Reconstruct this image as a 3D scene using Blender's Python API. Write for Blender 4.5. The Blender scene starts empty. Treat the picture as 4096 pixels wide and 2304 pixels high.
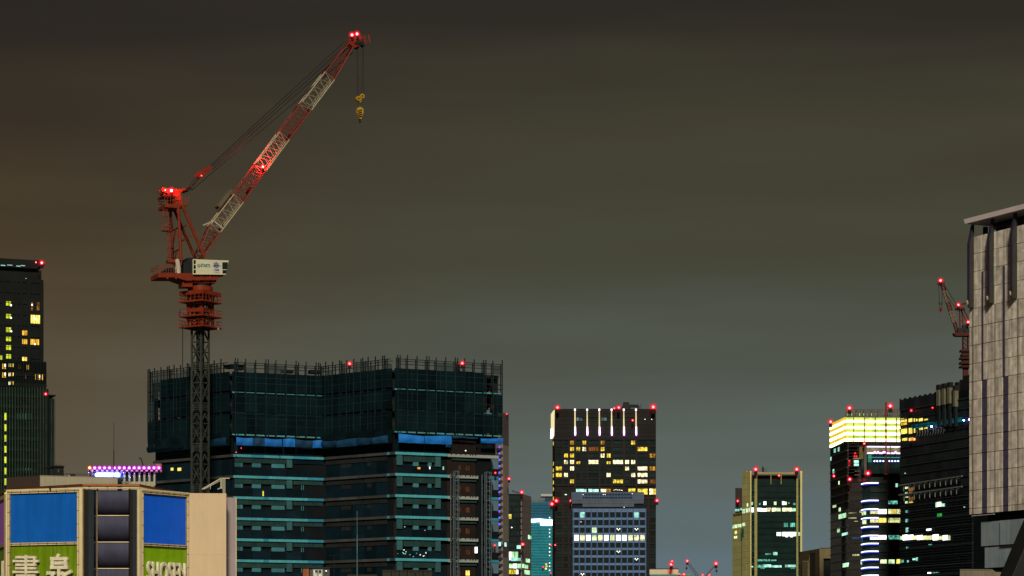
import bpy, math, random
from mathutils import Vector, Matrix
random.seed(11)
sc = bpy.context.scene
COL = sc.collection
R = math.radians

# ------------------------------------------------------------------ camera
# long lens, level, front risen (vertical shift): horizon lies below the frame
F4, H4, CX, CZ = 10000.0, 2650.0, 2048.0, 10.0      # focal length / horizon / centre in photo pixels, eye height
cam = bpy.data.cameras.new('camera')
cam.sensor_width = 36.0
cam.lens = 36.0 * F4 / 4096.0
cam.shift_y = (H4 - 1152.0) / 4096.0
cam.clip_start, cam.clip_end = 1.0, 30000.0
cam_o = bpy.data.objects.new('camera', cam)
cam_o.location = (0, 0, CZ)
cam_o.rotation_euler = (math.pi / 2, 0, 0)
COL.objects.link(cam_o)
sc.camera = cam_o

# ------------------------------------------------------------------ sky: night air lit by the city
SUN_AZ, SUN_EL = R(1), R(33)
w = bpy.data.worlds.new('World'); sc.world = w; w.use_nodes = True
nt = w.node_tree; nt.nodes.clear()
N = nt.nodes.new; Lk = nt.links.new
out = N('ShaderNodeOutputWorld'); bg = N('ShaderNodeBackground')
tc = N('ShaderNodeTexCoord'); sep = N('ShaderNodeSeparateXYZ'); Lk(tc.outputs['Generated'], sep.inputs[0])
def ramp(stops):
    r = N('ShaderNodeValToRGB'); r.color_ramp.interpolation = 'LINEAR'
    els = r.color_ramp.elements
    while len(els) < len(stops): els.new(0.5)
    for e, (p, c) in zip(els, stops): e.position = p; e.color = (*c, 1)
    return r
def lin(r, g, b):
    f = lambda c: ((c / 255 + .055) / 1.055) ** 2.4 if c > 10 else c / 255 / 12.92
    return (f(r), f(g), f(b))
elev = N('ShaderNodeMapRange'); elev.inputs[1].default_value = 0.0; elev.inputs[2].default_value = 0.30
# soft cloud bands bend the elevation used for the glow
cm = N('ShaderNodeMapping'); cm.inputs['Scale'].default_value = (3.0, 3.0, 26.0)
Lk(tc.outputs['Generated'], cm.inputs[0])
cn = N('ShaderNodeTexNoise'); cn.inputs['Scale'].default_value = 1.6; cn.inputs['Detail'].default_value = 3.0; cn.inputs['Roughness'].default_value = .45
Lk(cm.outputs[0], cn.inputs[0])
ca = N('ShaderNodeMath'); ca.operation = 'MULTIPLY_ADD'; ca.inputs[1].default_value = 0.075; ca.inputs[2].default_value = -0.0375
Lk(cn.outputs[0], ca.inputs[0])
cadd = N('ShaderNodeMath'); cadd.operation = 'ADD'; Lk(sep.outputs[2], cadd.inputs[0]); Lk(ca.outputs[0], cadd.inputs[1])
Lk(cadd.outputs[0], elev.inputs[0])
warm = ramp([(0.0, lin(96, 86, 76)), (0.22, lin(92, 81, 64)), (0.36, lin(87, 75, 56)), (0.50, lin(76, 63, 43)), (0.64, lin(61, 51, 36)), (0.83, lin(44, 38, 32)), (1.0, lin(37, 33, 30))])
cool = ramp([(0.0, lin(97, 115, 126)), (0.15, lin(94, 111, 118)), (0.28, lin(92, 101, 96)), (0.44, lin(77, 81, 71)), (0.55, lin(69, 69, 55)), (0.66, lin(65, 61, 47)), (0.83, lin(46, 41, 34)), (1.0, lin(37, 34, 31))])
Lk(elev.outputs[0], warm.inputs[0]); Lk(elev.outputs[0], cool.inputs[0])
side = N('ShaderNodeMapRange'); side.interpolation_type = 'SMOOTHSTEP'; side.inputs[1].default_value = -0.22; side.inputs[2].default_value = 0.03
Lk(sep.outputs[0], side.inputs[0])
mix = N('ShaderNodeMix'); mix.data_type = 'RGBA'
Lk(side.outputs[0], mix.inputs[0]); Lk(warm.outputs[0], mix.inputs[6]); Lk(cool.outputs[0], mix.inputs[7])
sky = N('ShaderNodeTexSky'); sky.sky_type = 'NISHITA'; sky.sun_disc = False
sky.sun_elevation = SUN_EL; sky.sun_rotation = math.pi - SUN_AZ
sk = N('ShaderNodeMix'); sk.data_type = 'RGBA'; sk.blend_type = 'ADD'; sk.inputs[0].default_value = 0.0005
Lk(mix.outputs[2], sk.inputs[6]); Lk(sky.outputs[0], sk.inputs[7])
Lk(sk.outputs[2], bg.inputs[0]); bg.inputs[1].default_value = 1.0
Lk(bg.outputs[0], out.inputs[0])

# ------------------------------------------------------------------ one weak, low sun lamp: the light that falls on the town from behind the viewer
sun = bpy.data.lights.new('sun', 'SUN'); sun.energy = 2.8; sun.angle = R(8); sun.color = (1.0, 0.90, 0.74)
sun_o = bpy.data.objects.new('sun', sun); COL.objects.link(sun_o)
Ld = Vector((math.sin(SUN_AZ) * math.cos(SUN_EL), -math.cos(SUN_AZ) * math.cos(SUN_EL), math.sin(SUN_EL)))
sun_o.rotation_euler = Ld.to_track_quat('Z', 'Y').to_euler(); sun_o.location = Ld * 900

sc.view_settings.view_transform = 'Standard'; sc.view_settings.look = 'None'
sc.view_settings.exposure = 0.0; sc.view_settings.gamma = 1.0
sc.render.engine = 'CYCLES'
sc.cycles.use_denoising = True
sc.cycles.max_bounces = 5; sc.cycles.diffuse_bounces = 2; sc.cycles.glossy_bounces = 3
sc.cycles.transparent_max_bounces = 12; sc.cycles.volume_bounces = 0
sc.cycles.sample_clamp_indirect = 4.0

# ------------------------------------------------------------------ helpers
def wx(x, Y): return (x - CX) * Y / F4
def wz(y, Y): return CZ + (H4 - y) * Y / F4
def P2(x, Y): return Vector((wx(x, Y), Y))
def P3(x, y, Y): return Vector((wx(x, Y), Y, wz(y, Y)))

class Face:
    """A vertical wall plane from A to B (left to right); u along it, d out of it, z up."""
    def __init__(s, A, B):
        s.A = Vector(A); s.B = Vector(B); v = s.B - s.A
        s.L = v.length; s.u = v / s.L; s.n = Vector((s.u.y, -s.u.x))
        s.ang = math.atan2(s.u.y, s.u.x)
    def pt(s, u, z, d=0.0):
        p = s.A + s.u * u + s.n * d
        return Vector((p.x, p.y, z))
    def U(s, x):
        k = (x - CX) / F4
        return (k * s.A.y - s.A.x) / (s.u.x - k * s.u.y)
    def Yat(s, x): return s.A.y + s.U(x) * s.u.y
    def Z(s, x, y): return wz(y, s.Yat(x))
    def UZ(s, x, y): return s.U(x), s.Z(x, y)
    def p(s, x, y, d=0.0): return s.pt(*s.UZ(x, y), d)
    def rect(s, x0, y0, x1, y1):
        xm = (x0 + x1) / 2
        return s.U(x0), s.U(x1), s.Z(xm, y1), s.Z(xm, y0)

def chain(pts, i0, Y0):
    """Photo roof-line corners (x, y) of one level -> plan corners; corner i0 stands at distance Y0."""
    y0 = pts[i0][1]
    return [P2(x, Y0 * (H4 - y0) / (H4 - y)) for x, y in pts]

WM = {}
def link(o, parent=None, W=None):
    COL.objects.link(o)
    WM[o] = W if W is not None else Matrix.Identity(4)
    if parent is not None:
        o.parent = parent; o.matrix_parent_inverse = WM[parent].inverted()
    return o
def thing(name, label, cat, loc, group=None):
    o = bpy.data.objects.new(name, None); o.location = loc; o.empty_display_size = 2
    o['label'] = label; o['category'] = cat; o['kind'] = 'thing'
    if group: o['group'] = group
    return link(o, None, Matrix.Translation(Vector(loc)))
def tag(o, label, cat, group=None):
    o['label'] = label; o['category'] = cat
    if group: o['group'] = group
    return o

class MB:
    def __init__(s): s.v = []; s.f = []
    def add(s, vs, fs):
        o = len(s.v); s.v += [tuple(v) for v in vs]; s.f += [tuple(i + o for i in f) for f in fs]
    def hexa(s, p):
        s.add(p, [(0, 3, 2, 1), (4, 5, 6, 7), (0, 1, 5, 4), (1, 2, 6, 5), (2, 3, 7, 6), (3, 0, 4, 7)])
    def box(s, x0, x1, y0, y1, z0, z1):
        s.hexa([(x0, y0, z0), (x1, y0, z0), (x1, y1, z0), (x0, y1, z0), (x0, y0, z1), (x1, y0, z1), (x1, y1, z1), (x0, y1, z1)])
    def fbox(s, f, u0, u1, z0, z1, d0, d1):
        s.hexa([f.pt(u0, z0, d1), f.pt(u1, z0, d1), f.pt(u1, z0, d0), f.pt(u0, z0, d0),
                f.pt(u0, z1, d1), f.pt(u1, z1, d1), f.pt(u1, z1, d0), f.pt(u0, z1, d0)])
    def bar(s, p, q, w, h=None):
        p = Vector(p); q = Vector(q); h = h or w
        d = (q - p); 
        if d.length < 1e-6: return
        d.normalize(); up = Vector((0, 0, 1)) if abs(d.z) < .97 else Vector((0, 1, 0))
        a = d.cross(up).normalized() * (w / 2); b = a.cross(d).normalized() * (h / 2)
        s.hexa([p - a - b, p + a - b, p + a + b, p - a + b, q - a - b, q + a - b, q + a + b, q - a + b])
    def tube(s, p, q, r, n=8, r2=None, caps=True):
        p = Vector(p); q = Vector(q); d = (q - p).normalized(); r2 = r if r2 is None else r2
        up = Vector((0, 0, 1)) if abs(d.z) < .97 else Vector((0, 1, 0))
        a = d.cross(up).normalized(); b = a.cross(d).normalized()
        vs = []
        for c, rr in ((p, r), (q, r2)):
            for i in range(n):
                t = 2 * math.pi * i / n
                vs.append(c + a * (math.cos(t) * rr) + b * (math.sin(t) * rr))
        fs = [(i, (i + 1) % n, n + (i + 1) % n, n + i) for i in range(n)]
        if caps:
            vs += vs[:]; fs += [tuple(range(3 * n - 1, 2 * n - 1, -1)), tuple(range(3 * n, 4 * n))]
        s.add(vs, fs)
    def path(s, pts, r, n=6):
        for a, b in zip(pts, pts[1:]): s.tube(a, b, r, n)
    def prism(s, poly, z0, z1):
        n = len(poly); z0 = z0 if isinstance(z0, (list, tuple)) else [z0] * n; z1 = z1 if isinstance(z1, (list, tuple)) else [z1] * n
        vs = [(p[0], p[1], z) for p, z in zip(poly, z0)] + [(p[0], p[1], z) for p, z in zip(poly, z1)]
        s.add(vs, [tuple(range(n - 1, -1, -1)), tuple(range(n, 2 * n))] + [(i, (i + 1) % n, n + (i + 1) % n, n + i) for i in range(n)])
    def extr(s, f, poly, d0, d1):
        """polygon in (u, z) on face f, thick from d0 to d1"""
        n = len(poly)
        vs = [f.pt(u, z, d1) for u, z in poly] + [f.pt(u, z, d0) for u, z in poly]
        s.add(vs, [tuple(range(n)), tuple(range(2 * n - 1, n - 1, -1))] + [(i, n + i, n + (i + 1) % n, (i + 1) % n) for i in range(n)])
    def sphere(s, c, r, seg=12, rings=8, sz=1.0):
        c = Vector(c); vs = [c + Vector((0, 0, r * sz))]
        for j in range(1, rings):
            t = math.pi * j / rings
            for i in range(seg):
                a = 2 * math.pi * i / seg
                vs.append(c + Vector((r * math.sin(t) * math.cos(a), r * math.sin(t) * math.sin(a), r * sz * math.cos(t))))
        vs.append(c - Vector((0, 0, r * sz))); fs = []
        for i in range(seg):
            fs.append((0, 1 + i, 1 + (i + 1) % seg))
            for j in range(rings - 2):
                a = 1 + j * seg; fs.append((a + i, a + seg + i, a + seg + (i + 1) % seg, a + (i + 1) % seg))
            b = 1 + (rings - 2) * seg; fs.append((b + i, len(vs) - 1, b + (i + 1) % seg))
        s.add(vs, fs)
    def mesh(s, name, mat, smooth=False):
        m = bpy.data.meshes.new(name); m.from_pydata(s.v, [], s.f); m.materials.append(mat)
        if smooth: m.polygons.foreach_set('use_smooth', [True] * len(m.polygons))
        m.update(); return m
    def build(s, name, mat, parent=None, smooth=False, kind=None):
        o = bpy.data.objects.new(name, s.mesh(name, mat, smooth))
        if kind: o['kind'] = kind
        return link(o, parent)

CUBES = {}
def cube(mat):
    if mat not in CUBES:
        b = MB(); b.box(-.5, .5, -.5, .5, -.5, .5); CUBES[mat] = b.mesh('piece', mat)
    return CUBES[mat]
def pb(name, mat, parent, f, u0, u1, z0, z1, d0, d1):
    """one piece: a box on a wall plane, sharing the mesh of its material"""
    o = bpy.data.objects.new(name, cube(mat))
    c = f.pt((u0 + u1) / 2, (z0 + z1) / 2, (d0 + d1) / 2)
    M = Matrix.Translation(c) @ Matrix.Rotation(f.ang, 4, 'Z') @ Matrix.Diagonal((abs(u1 - u0), abs(d1 - d0), abs(z1 - z0), 1))
    o.matrix_basis = M
    return link(o, parent, M)
def px(name, mat, parent, f, x0, y0, x1, y1, d0=0.0, d1=0.1):
    u0, u1, z0, z1 = f.rect(x0, y0, x1, y1)
    return pb(name, mat, parent, f, u0, u1, z0, z1, d0, d1)
def footprint(front, depth, inset=0.0):
    """front corners left to right, closed by a back that stays behind them as seen from the street"""
    ym = max(p.y for p in front) + depth
    a, b = front[0], front[-1]
    bl = Vector((a.x * ym / a.y + inset, ym)); br = Vector((b.x * ym / b.y - inset, ym))
    return list(front) + [br, bl]

# ------------------------------------------------------------------ materials
MATS = {}
def M(name, col, rough=.75, var=.25, scale=.5, metal=0.0, spec=.2, obj=0.0, streak=0.0, bump=0.0, alpha=1.0):
    m = bpy.data.materials.new(name); m.use_nodes = True; t = m.node_tree; b = t.nodes['Principled BSDF']
    b.inputs['Roughness'].default_value = rough; b.inputs['Metallic'].default_value = metal
    b.inputs['Specular IOR Level'].default_value = spec
    g = t.nodes.new('ShaderNodeNewGeometry')
    n1 = t.nodes.new('ShaderNodeTexNoise'); n1.inputs['Scale'].default_value = scale; n1.inputs['Detail'].default_value = 6; n1.inputs['Roughness'].default_value = .6
    t.links.new(g.outputs['Position'], n1.inputs['Vector'])
    mp = t.nodes.new('ShaderNodeMapRange'); mp.inputs[1].default_value = .25; mp.inputs[2].default_value = .75
    mp.inputs[3].default_value = 1 - var; mp.inputs[4].default_value = 1 + var
    t.links.new(n1.outputs[0], mp.inputs[0]); fac = mp.outputs[0]
    def mul(a, bsock):
        k = t.nodes.new('ShaderNodeMath'); k.operation = 'MULTIPLY'; t.links.new(a, k.inputs[0]); t.links.new(bsock, k.inputs[1]); return k.outputs[0]
    if streak:
        mm = t.nodes.new('ShaderNodeMapping'); mm.inputs['Scale'].default_value = (2.2, 2.2, .09); t.links.new(g.outputs['Position'], mm.inputs[0])
        n2 = t.nodes.new('ShaderNodeTexNoise'); n2.inputs['Scale'].default_value = 1.4; n2.inputs['Detail'].default_value = 4; t.links.new(mm.outputs[0], n2.inputs['Vector'])
        m2 = t.nodes.new('ShaderNodeMapRange'); m2.inputs[1].default_value = .3; m2.inputs[2].default_value = .7; m2.inputs[3].default_value = 1 - streak; m2.inputs[4].default_value = 1 + streak * .5
        t.links.new(n2.outputs[0], m2.inputs[0]); fac = mul(fac, m2.outputs[0])
    if obj:
        oi = t.nodes.new('ShaderNodeObjectInfo'); m3 = t.nodes.new('ShaderNodeMapRange'); m3.inputs[3].default_value = 1 - obj; m3.inputs[4].default_value = 1 + obj
        t.links.new(oi.outputs['Random'], m3.inputs[0]); fac = mul(fac, m3.outputs[0])
    mx = t.nodes.new('ShaderNodeVectorMath'); mx.operation = 'SCALE'; mx.inputs[0].default_value = col
    t.links.new(fac, mx.inputs['Scale']); t.links.new(mx.outputs[0], b.inputs['Base Color'])
    if bump:
        bp = t.nodes.new('ShaderNodeBump'); bp.inputs['Strength'].default_value = bump; bp.inputs['Distance'].default_value = .1
        t.links.new(n1.outputs[0], bp.inputs['Height']); t.links.new(bp.outputs[0], b.inputs['Normal'])
    if alpha < 1: b.inputs['Alpha'].default_value = alpha
    MATS[name] = m; return m
def E(name, col, s, var=.5, scale=.35, obj=.25, xs=1.0):
    """a pane with a lit room behind it: light of one colour, uneven from pane to pane and across each pane"""
    m = bpy.data.materials.new(name); m.use_nodes = True; t = m.node_tree; t.nodes.clear()
    o = t.nodes.new('ShaderNodeOutputMaterial'); e = t.nodes.new('ShaderNodeEmission'); e.inputs[0].default_value = (*col, 1)
    g = t.nodes.new('ShaderNodeNewGeometry'); mm = t.nodes.new('ShaderNodeMapping'); mm.inputs['Scale'].default_value = (xs, xs, 1)
    t.links.new(g.outputs['Position'], mm.inputs[0])
    n = t.nodes.new('ShaderNodeTexNoise'); n.inputs['Scale'].default_value = scale; n.inputs['Detail'].default_value = 3; t.links.new(mm.outputs[0], n.inputs['Vector'])
    a = t.nodes.new('ShaderNodeMapRange'); a.inputs[1].default_value = .32; a.inputs[2].default_value = .68; a.inputs[3].default_value = s * (1 - var); a.inputs[4].default_value = s * (1 + var)
    t.links.new(n.outputs[0], a.inputs[0])
    oi = t.nodes.new('ShaderNodeObjectInfo'); b = t.nodes.new('ShaderNodeMapRange'); b.inputs[3].default_value = 1 - obj; b.inputs[4].default_value = 1 + obj
    t.links.new(oi.outputs['Random'], b.inputs[0])
    k = t.nodes.new('ShaderNodeMath'); k.operation = 'MULTIPLY'; t.links.new(a.outputs[0], k.inputs[0]); t.links.new(b.outputs[0], k.inputs[1])
    t.links.new(k.outputs[0], e.inputs[1]); t.links.new(e.outputs[0], o.inputs[0])
    MATS[name] = m; return m
def lamp_mat(name, col, s):
    m = bpy.data.materials.new(name); m.use_nodes = True; t = m.node_tree; t.nodes.clear()
    o = t.nodes.new('ShaderNodeOutputMaterial'); e = t.nodes.new('ShaderNodeEmission'); e.inputs[0].default_value = (*col, 1); e.inputs[1].default_value = s
    t.links.new(e.outputs[0], o.inputs[0]); return m
def glow_mat(name, col, s, dens=0.0):
    """emissive volume that imitates the halo round a lamp: it soaks up the other colours of whatever shows through it"""
    m = bpy.data.materials.new(name); m.use_nodes = True; t = m.node_tree; t.nodes.clear()
    o = t.nodes.new('ShaderNodeOutputMaterial'); e = t.nodes.new('ShaderNodeEmission'); e.inputs[0].default_value = (*col, 1); e.inputs[1].default_value = s
    a = t.nodes.new('ShaderNodeVolumeAbsorption'); a.inputs[0].default_value = (*[min(1, c / max(col)) for c in col], 1); a.inputs[1].default_value = dens
    k = t.nodes.new('ShaderNodeAddShader'); t.links.new(e.outputs[0], k.inputs[0]); t.links.new(a.outputs[0], k.inputs[1])
    t.links.new(k.outputs[0], o.inputs['Volume']); return m

glass = M('dark_glass', (.012, .017, .018), rough=.12, var=.3, spec=.5)
glass_teal = M('teal_glass', (.010, .024, .023), rough=.15, var=.5, scale=.15, spec=.5, obj=.4)
black = M('black_steel', (.015, .016, .017), rough=.6)
dark_metal = M('dark_metal', (.03, .032, .034), rough=.5, metal=.3)
cable_m = M('cable', (.02, .018, .017), rough=.6)
steel = M('galvanised_steel', (.30, .32, .33), rough=.45, metal=.4)
asphalt = M('asphalt', (.05, .05, .05), rough=.95, scale=.05)

# lamps: a bright core with the halo made as a globe
LAMP = {'red': ((1.0, .055, .060), (1.0, .004, .030)), 'magenta': ((1.0, .22, .95), (.75, .004, .85)), 'blue': ((.6, .7, 1.0), (.05, .10, 1.0)),
        'white': ((1.0, .95, .85), (.6, .7, .8)), 'orange': ((1.0, .30, .10), (1.0, .12, .03)), 'violet': ((.06, .05, 1.0), (.05, .02, .6))}
CORE = {}; GLOWS = {}
_s = MB(); _s.sphere((0, 0, 0), 1, 14, 9)
def beacon(parent, pos, r, kind='red', power=45.0, halo=1.1, base=True, core=.42, name='beacon_light', watt=0):
    """a lamp: base, bright core, halo imitated by an emissive globe; r = radius of the globe in metres"""
    pos = Vector(pos)
    if kind == 'red': r *= 1.45; core *= .72; power *= .62
    b = MB()
    b.tube(pos - Vector((0, 0, r * 1.5)), pos - Vector((0, 0, r * .55)), r * .45, 8)
    root = b.build(name, black, parent)
    ck = (kind, power); gk = (kind, round(r, 2), halo)
    if ck not in CORE: CORE[ck] = _s.mesh('lamp_core', lamp_mat(f'lamp_{kind}_{power:g}', LAMP[kind][0], power), True)
    if gk not in GLOWS:
        GLOWS[gk] = (_s.mesh('lamp_glow', glow_mat(f'glow_ball_{kind}_{r:.2f}', LAMP[kind][1], .75 * halo / r, .7 / r), True), _s.mesh('outer_glow', glow_mat(f'outer_{kind}_{r:.2f}', LAMP[kind][1], .16 * halo / r, .35 / r), True))
    for nm, me, rr in (('lamp_core', CORE[ck], r * core), ('lamp_glow', GLOWS[gk][0], r * .68), ('outer_glow', GLOWS[gk][1], r)):
        o = bpy.data.objects.new(nm, me); W = Matrix.Translation(pos) @ Matrix.Scale(rr, 4); o.matrix_basis = W; link(o, root, W)
    if watt:      # the light this lamp throws on the steel round it
        l = bpy.data.lights.new('lamp_light', 'POINT'); l.energy = watt; l.color = (1.0, .03, .025); l.shadow_soft_size = r
        o = bpy.data.objects.new('lamp_light', l); o.location = pos; link(o, root, Matrix.Translation(pos))
    return root
def bpx(parent, x, y, Y, rpx=9.0, kind='red', power=45.0, **k):
    return beacon(parent, P3(x, y, Y), rpx * Y / F4, kind, power, **k)
def text(body, f, u, z, d, size, mat, parent, name='lettering', wscale=1.0, ext=.02, align='CENTER', bold=0.0):
    c = bpy.data.curves.new('t', 'FONT'); c.body = body; c.size = size; c.extrude = ext; c.align_x = align; c.resolution_u = 3; c.offset = bold
    o = bpy.data.objects.new('t', c); COL.objects.link(o); bpy.context.view_layer.update()
    me = bpy.data.meshes.new_from_object(o.evaluated_get(bpy.context.evaluated_depsgraph_get()))
    bpy.data.objects.remove(o); me.materials.clear(); me.materials.append(mat)
    W = Matrix.Translation(f.pt(u, z, d)) @ Matrix.Rotation(f.ang, 4, 'Z') @ Matrix.Rotation(math.pi / 2, 4, 'X') @ Matrix.Diagonal((wscale, 1, 1, 1))
    t = bpy.data.objects.new(name, me); t.matrix_basis = W
    return link(t, parent, W)

# ------------------------------------------------------------------ ground
g = MB(); g.add([(-9000, -3000, 0), (9000, -3000, 0), (9000, 15000, 0), (-9000, 15000, 0)], [(0, 1, 2, 3)])
g.build('ground', asphalt, kind='structure')
# ================================================================== building under construction
conc_d = M('raw_concrete_dark', (.017, .019, .019), var=.35, scale=.3, streak=.2)
band_lit = M('slab_edge_lit', (.075, .37, .43), var=.15, scale=.6, streak=.15, obj=.10)  # slab edge of the right-turned faces, teal light put into its colour
band_blue = M('slab_edge_blue_sheet', (.03, .24, .35), var=.2, scale=.7, obj=.15)
band_unlit = M('slab_edge_unlit', (.055, .058, .056), var=.25, scale=.5, obj=.25)  # darker copy for left-turned faces, their shade put into the colour
band_white = M('slab_edge_white', (.30, .34, .30), var=.12, scale=.6, obj=.05)
beam_m = M('beam_olive', (.015, .048, .046), var=.35, scale=.6, streak=.2, obj=.15)
col_m = M('column_teal', (.032, .108, .115), var=.25, scale=.6, obj=.15)
block_m = M('wall_block_teal', (.045, .185, .22), var=.2, scale=.6, obj=.2)
hole_m = M('dark_opening', (.008, .0115, .013), rough=.8, spec=.05)
navy_m = M('navy_panel', (.0040, .0135, .0200), spec=.08, rough=.5, var=.4, scale=.4, obj=.4)
brown_in = M('brown_interior', (.015, .009, .007), var=.4, scale=.5, obj=.3)
net_m = M('dark_net', (.0035, .0115, .0145), spec=.05, rough=.9, var=.45, scale=.35, obj=.35, alpha=.90)
net_thin = M('thin_net', (.03, .05, .052), rough=.9, var=.3, scale=.6, obj=.3, alpha=.42)
blue_m = M('blue_sheet', (.010, .15, .52), rough=.6, var=.30, scale=.9, obj=.22, bump=.6)
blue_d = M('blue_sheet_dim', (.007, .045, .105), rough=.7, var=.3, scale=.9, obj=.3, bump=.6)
post_m = M('scaffold_tube', (.012, .020, .023), rough=.55, metal=.2)
win_or = E('window_orange', (1.0, .42, .07), .9, .6, .8)
win_dim = E('window_dim_orange', (1.0, .38, .14), .07, .7, .9)
win_ye = E('window_yellow', (1.0, .78, .14), 1.15, .45, .5)
win_gn = E('window_green', (.55, 1.0, .55), 1.0, .5, .5)
win_wh = E('window_white', (1.0, .98, .80), 2.2, .45, .4)
win_cy = E('window_cyan', (.45, 1.0, .82), .9, .6, .4)

Cc = chain([(613, 1844), (933, 1816.5), (1295, 1829), (1580, 1806.6), (1995, 1822.7)], 1, 403.0)
cA0, cA, cB, cD = [Face(Cc[i], Cc[i + 1]) for i in range(4)]
LEV0, ST = 43.58, 3.39
cb = thing('unfinished_tower', 'dark tower block under construction with pale slab edges behind the red and white crane', 'building', (Cc[2].x, 420, 0))
b = MB(); b.prism([(p.x, p.y) for p in footprint([f.pt(u, 0, -.6).xy for f, u in ((cA0, 0.3), (cA, 0), (cB, 0), (cD, 0), (cD, cD.L - .3))], 30, 1)], 0, LEV0 + ST - .3)
b.build('lower_body', hole_m, cb)
upf = [cA0.pt(cA0.U(700), 0, -1.6).xy, cA.pt(0, 0, -1.6).xy, cB.pt(0, 0, -1.6).xy, cD.pt(0, 0, -1.6).xy, cD.pt(cD.U(1872), 0, -1.6).xy]
b = MB(); b.prism(footprint(upf, 24, 1), LEV0 + ST + .2, 56.2); b.build('upper_body', conc_d, cb)
full = footprint([cA0.pt(-.2, 0).xy, Cc[1], Cc[2], Cc[3], cD.pt(cD.L, 0).xy], 26, 3)
for k in range(1, 5):
    b = MB(); b.prism(full, LEV0 + k * ST - .36 if k < 4 else 56.25, LEV0 + k * ST - .02 if k < 4 else 56.6); b.build('floor_slab', conc_d, cb)
for f, xs in ((cA0, (606, 632, 652, 678)), (cD, (1890, 1918, 1946, 1978, 1992))):
    for x in xs:
        for dd in (-.6, -7.0):
            pb('column', conc_d, cb, f, f.U(x) - .3, f.U(x) + .3, LEV0 + ST, 56.2, dd - .6, dd)
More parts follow.
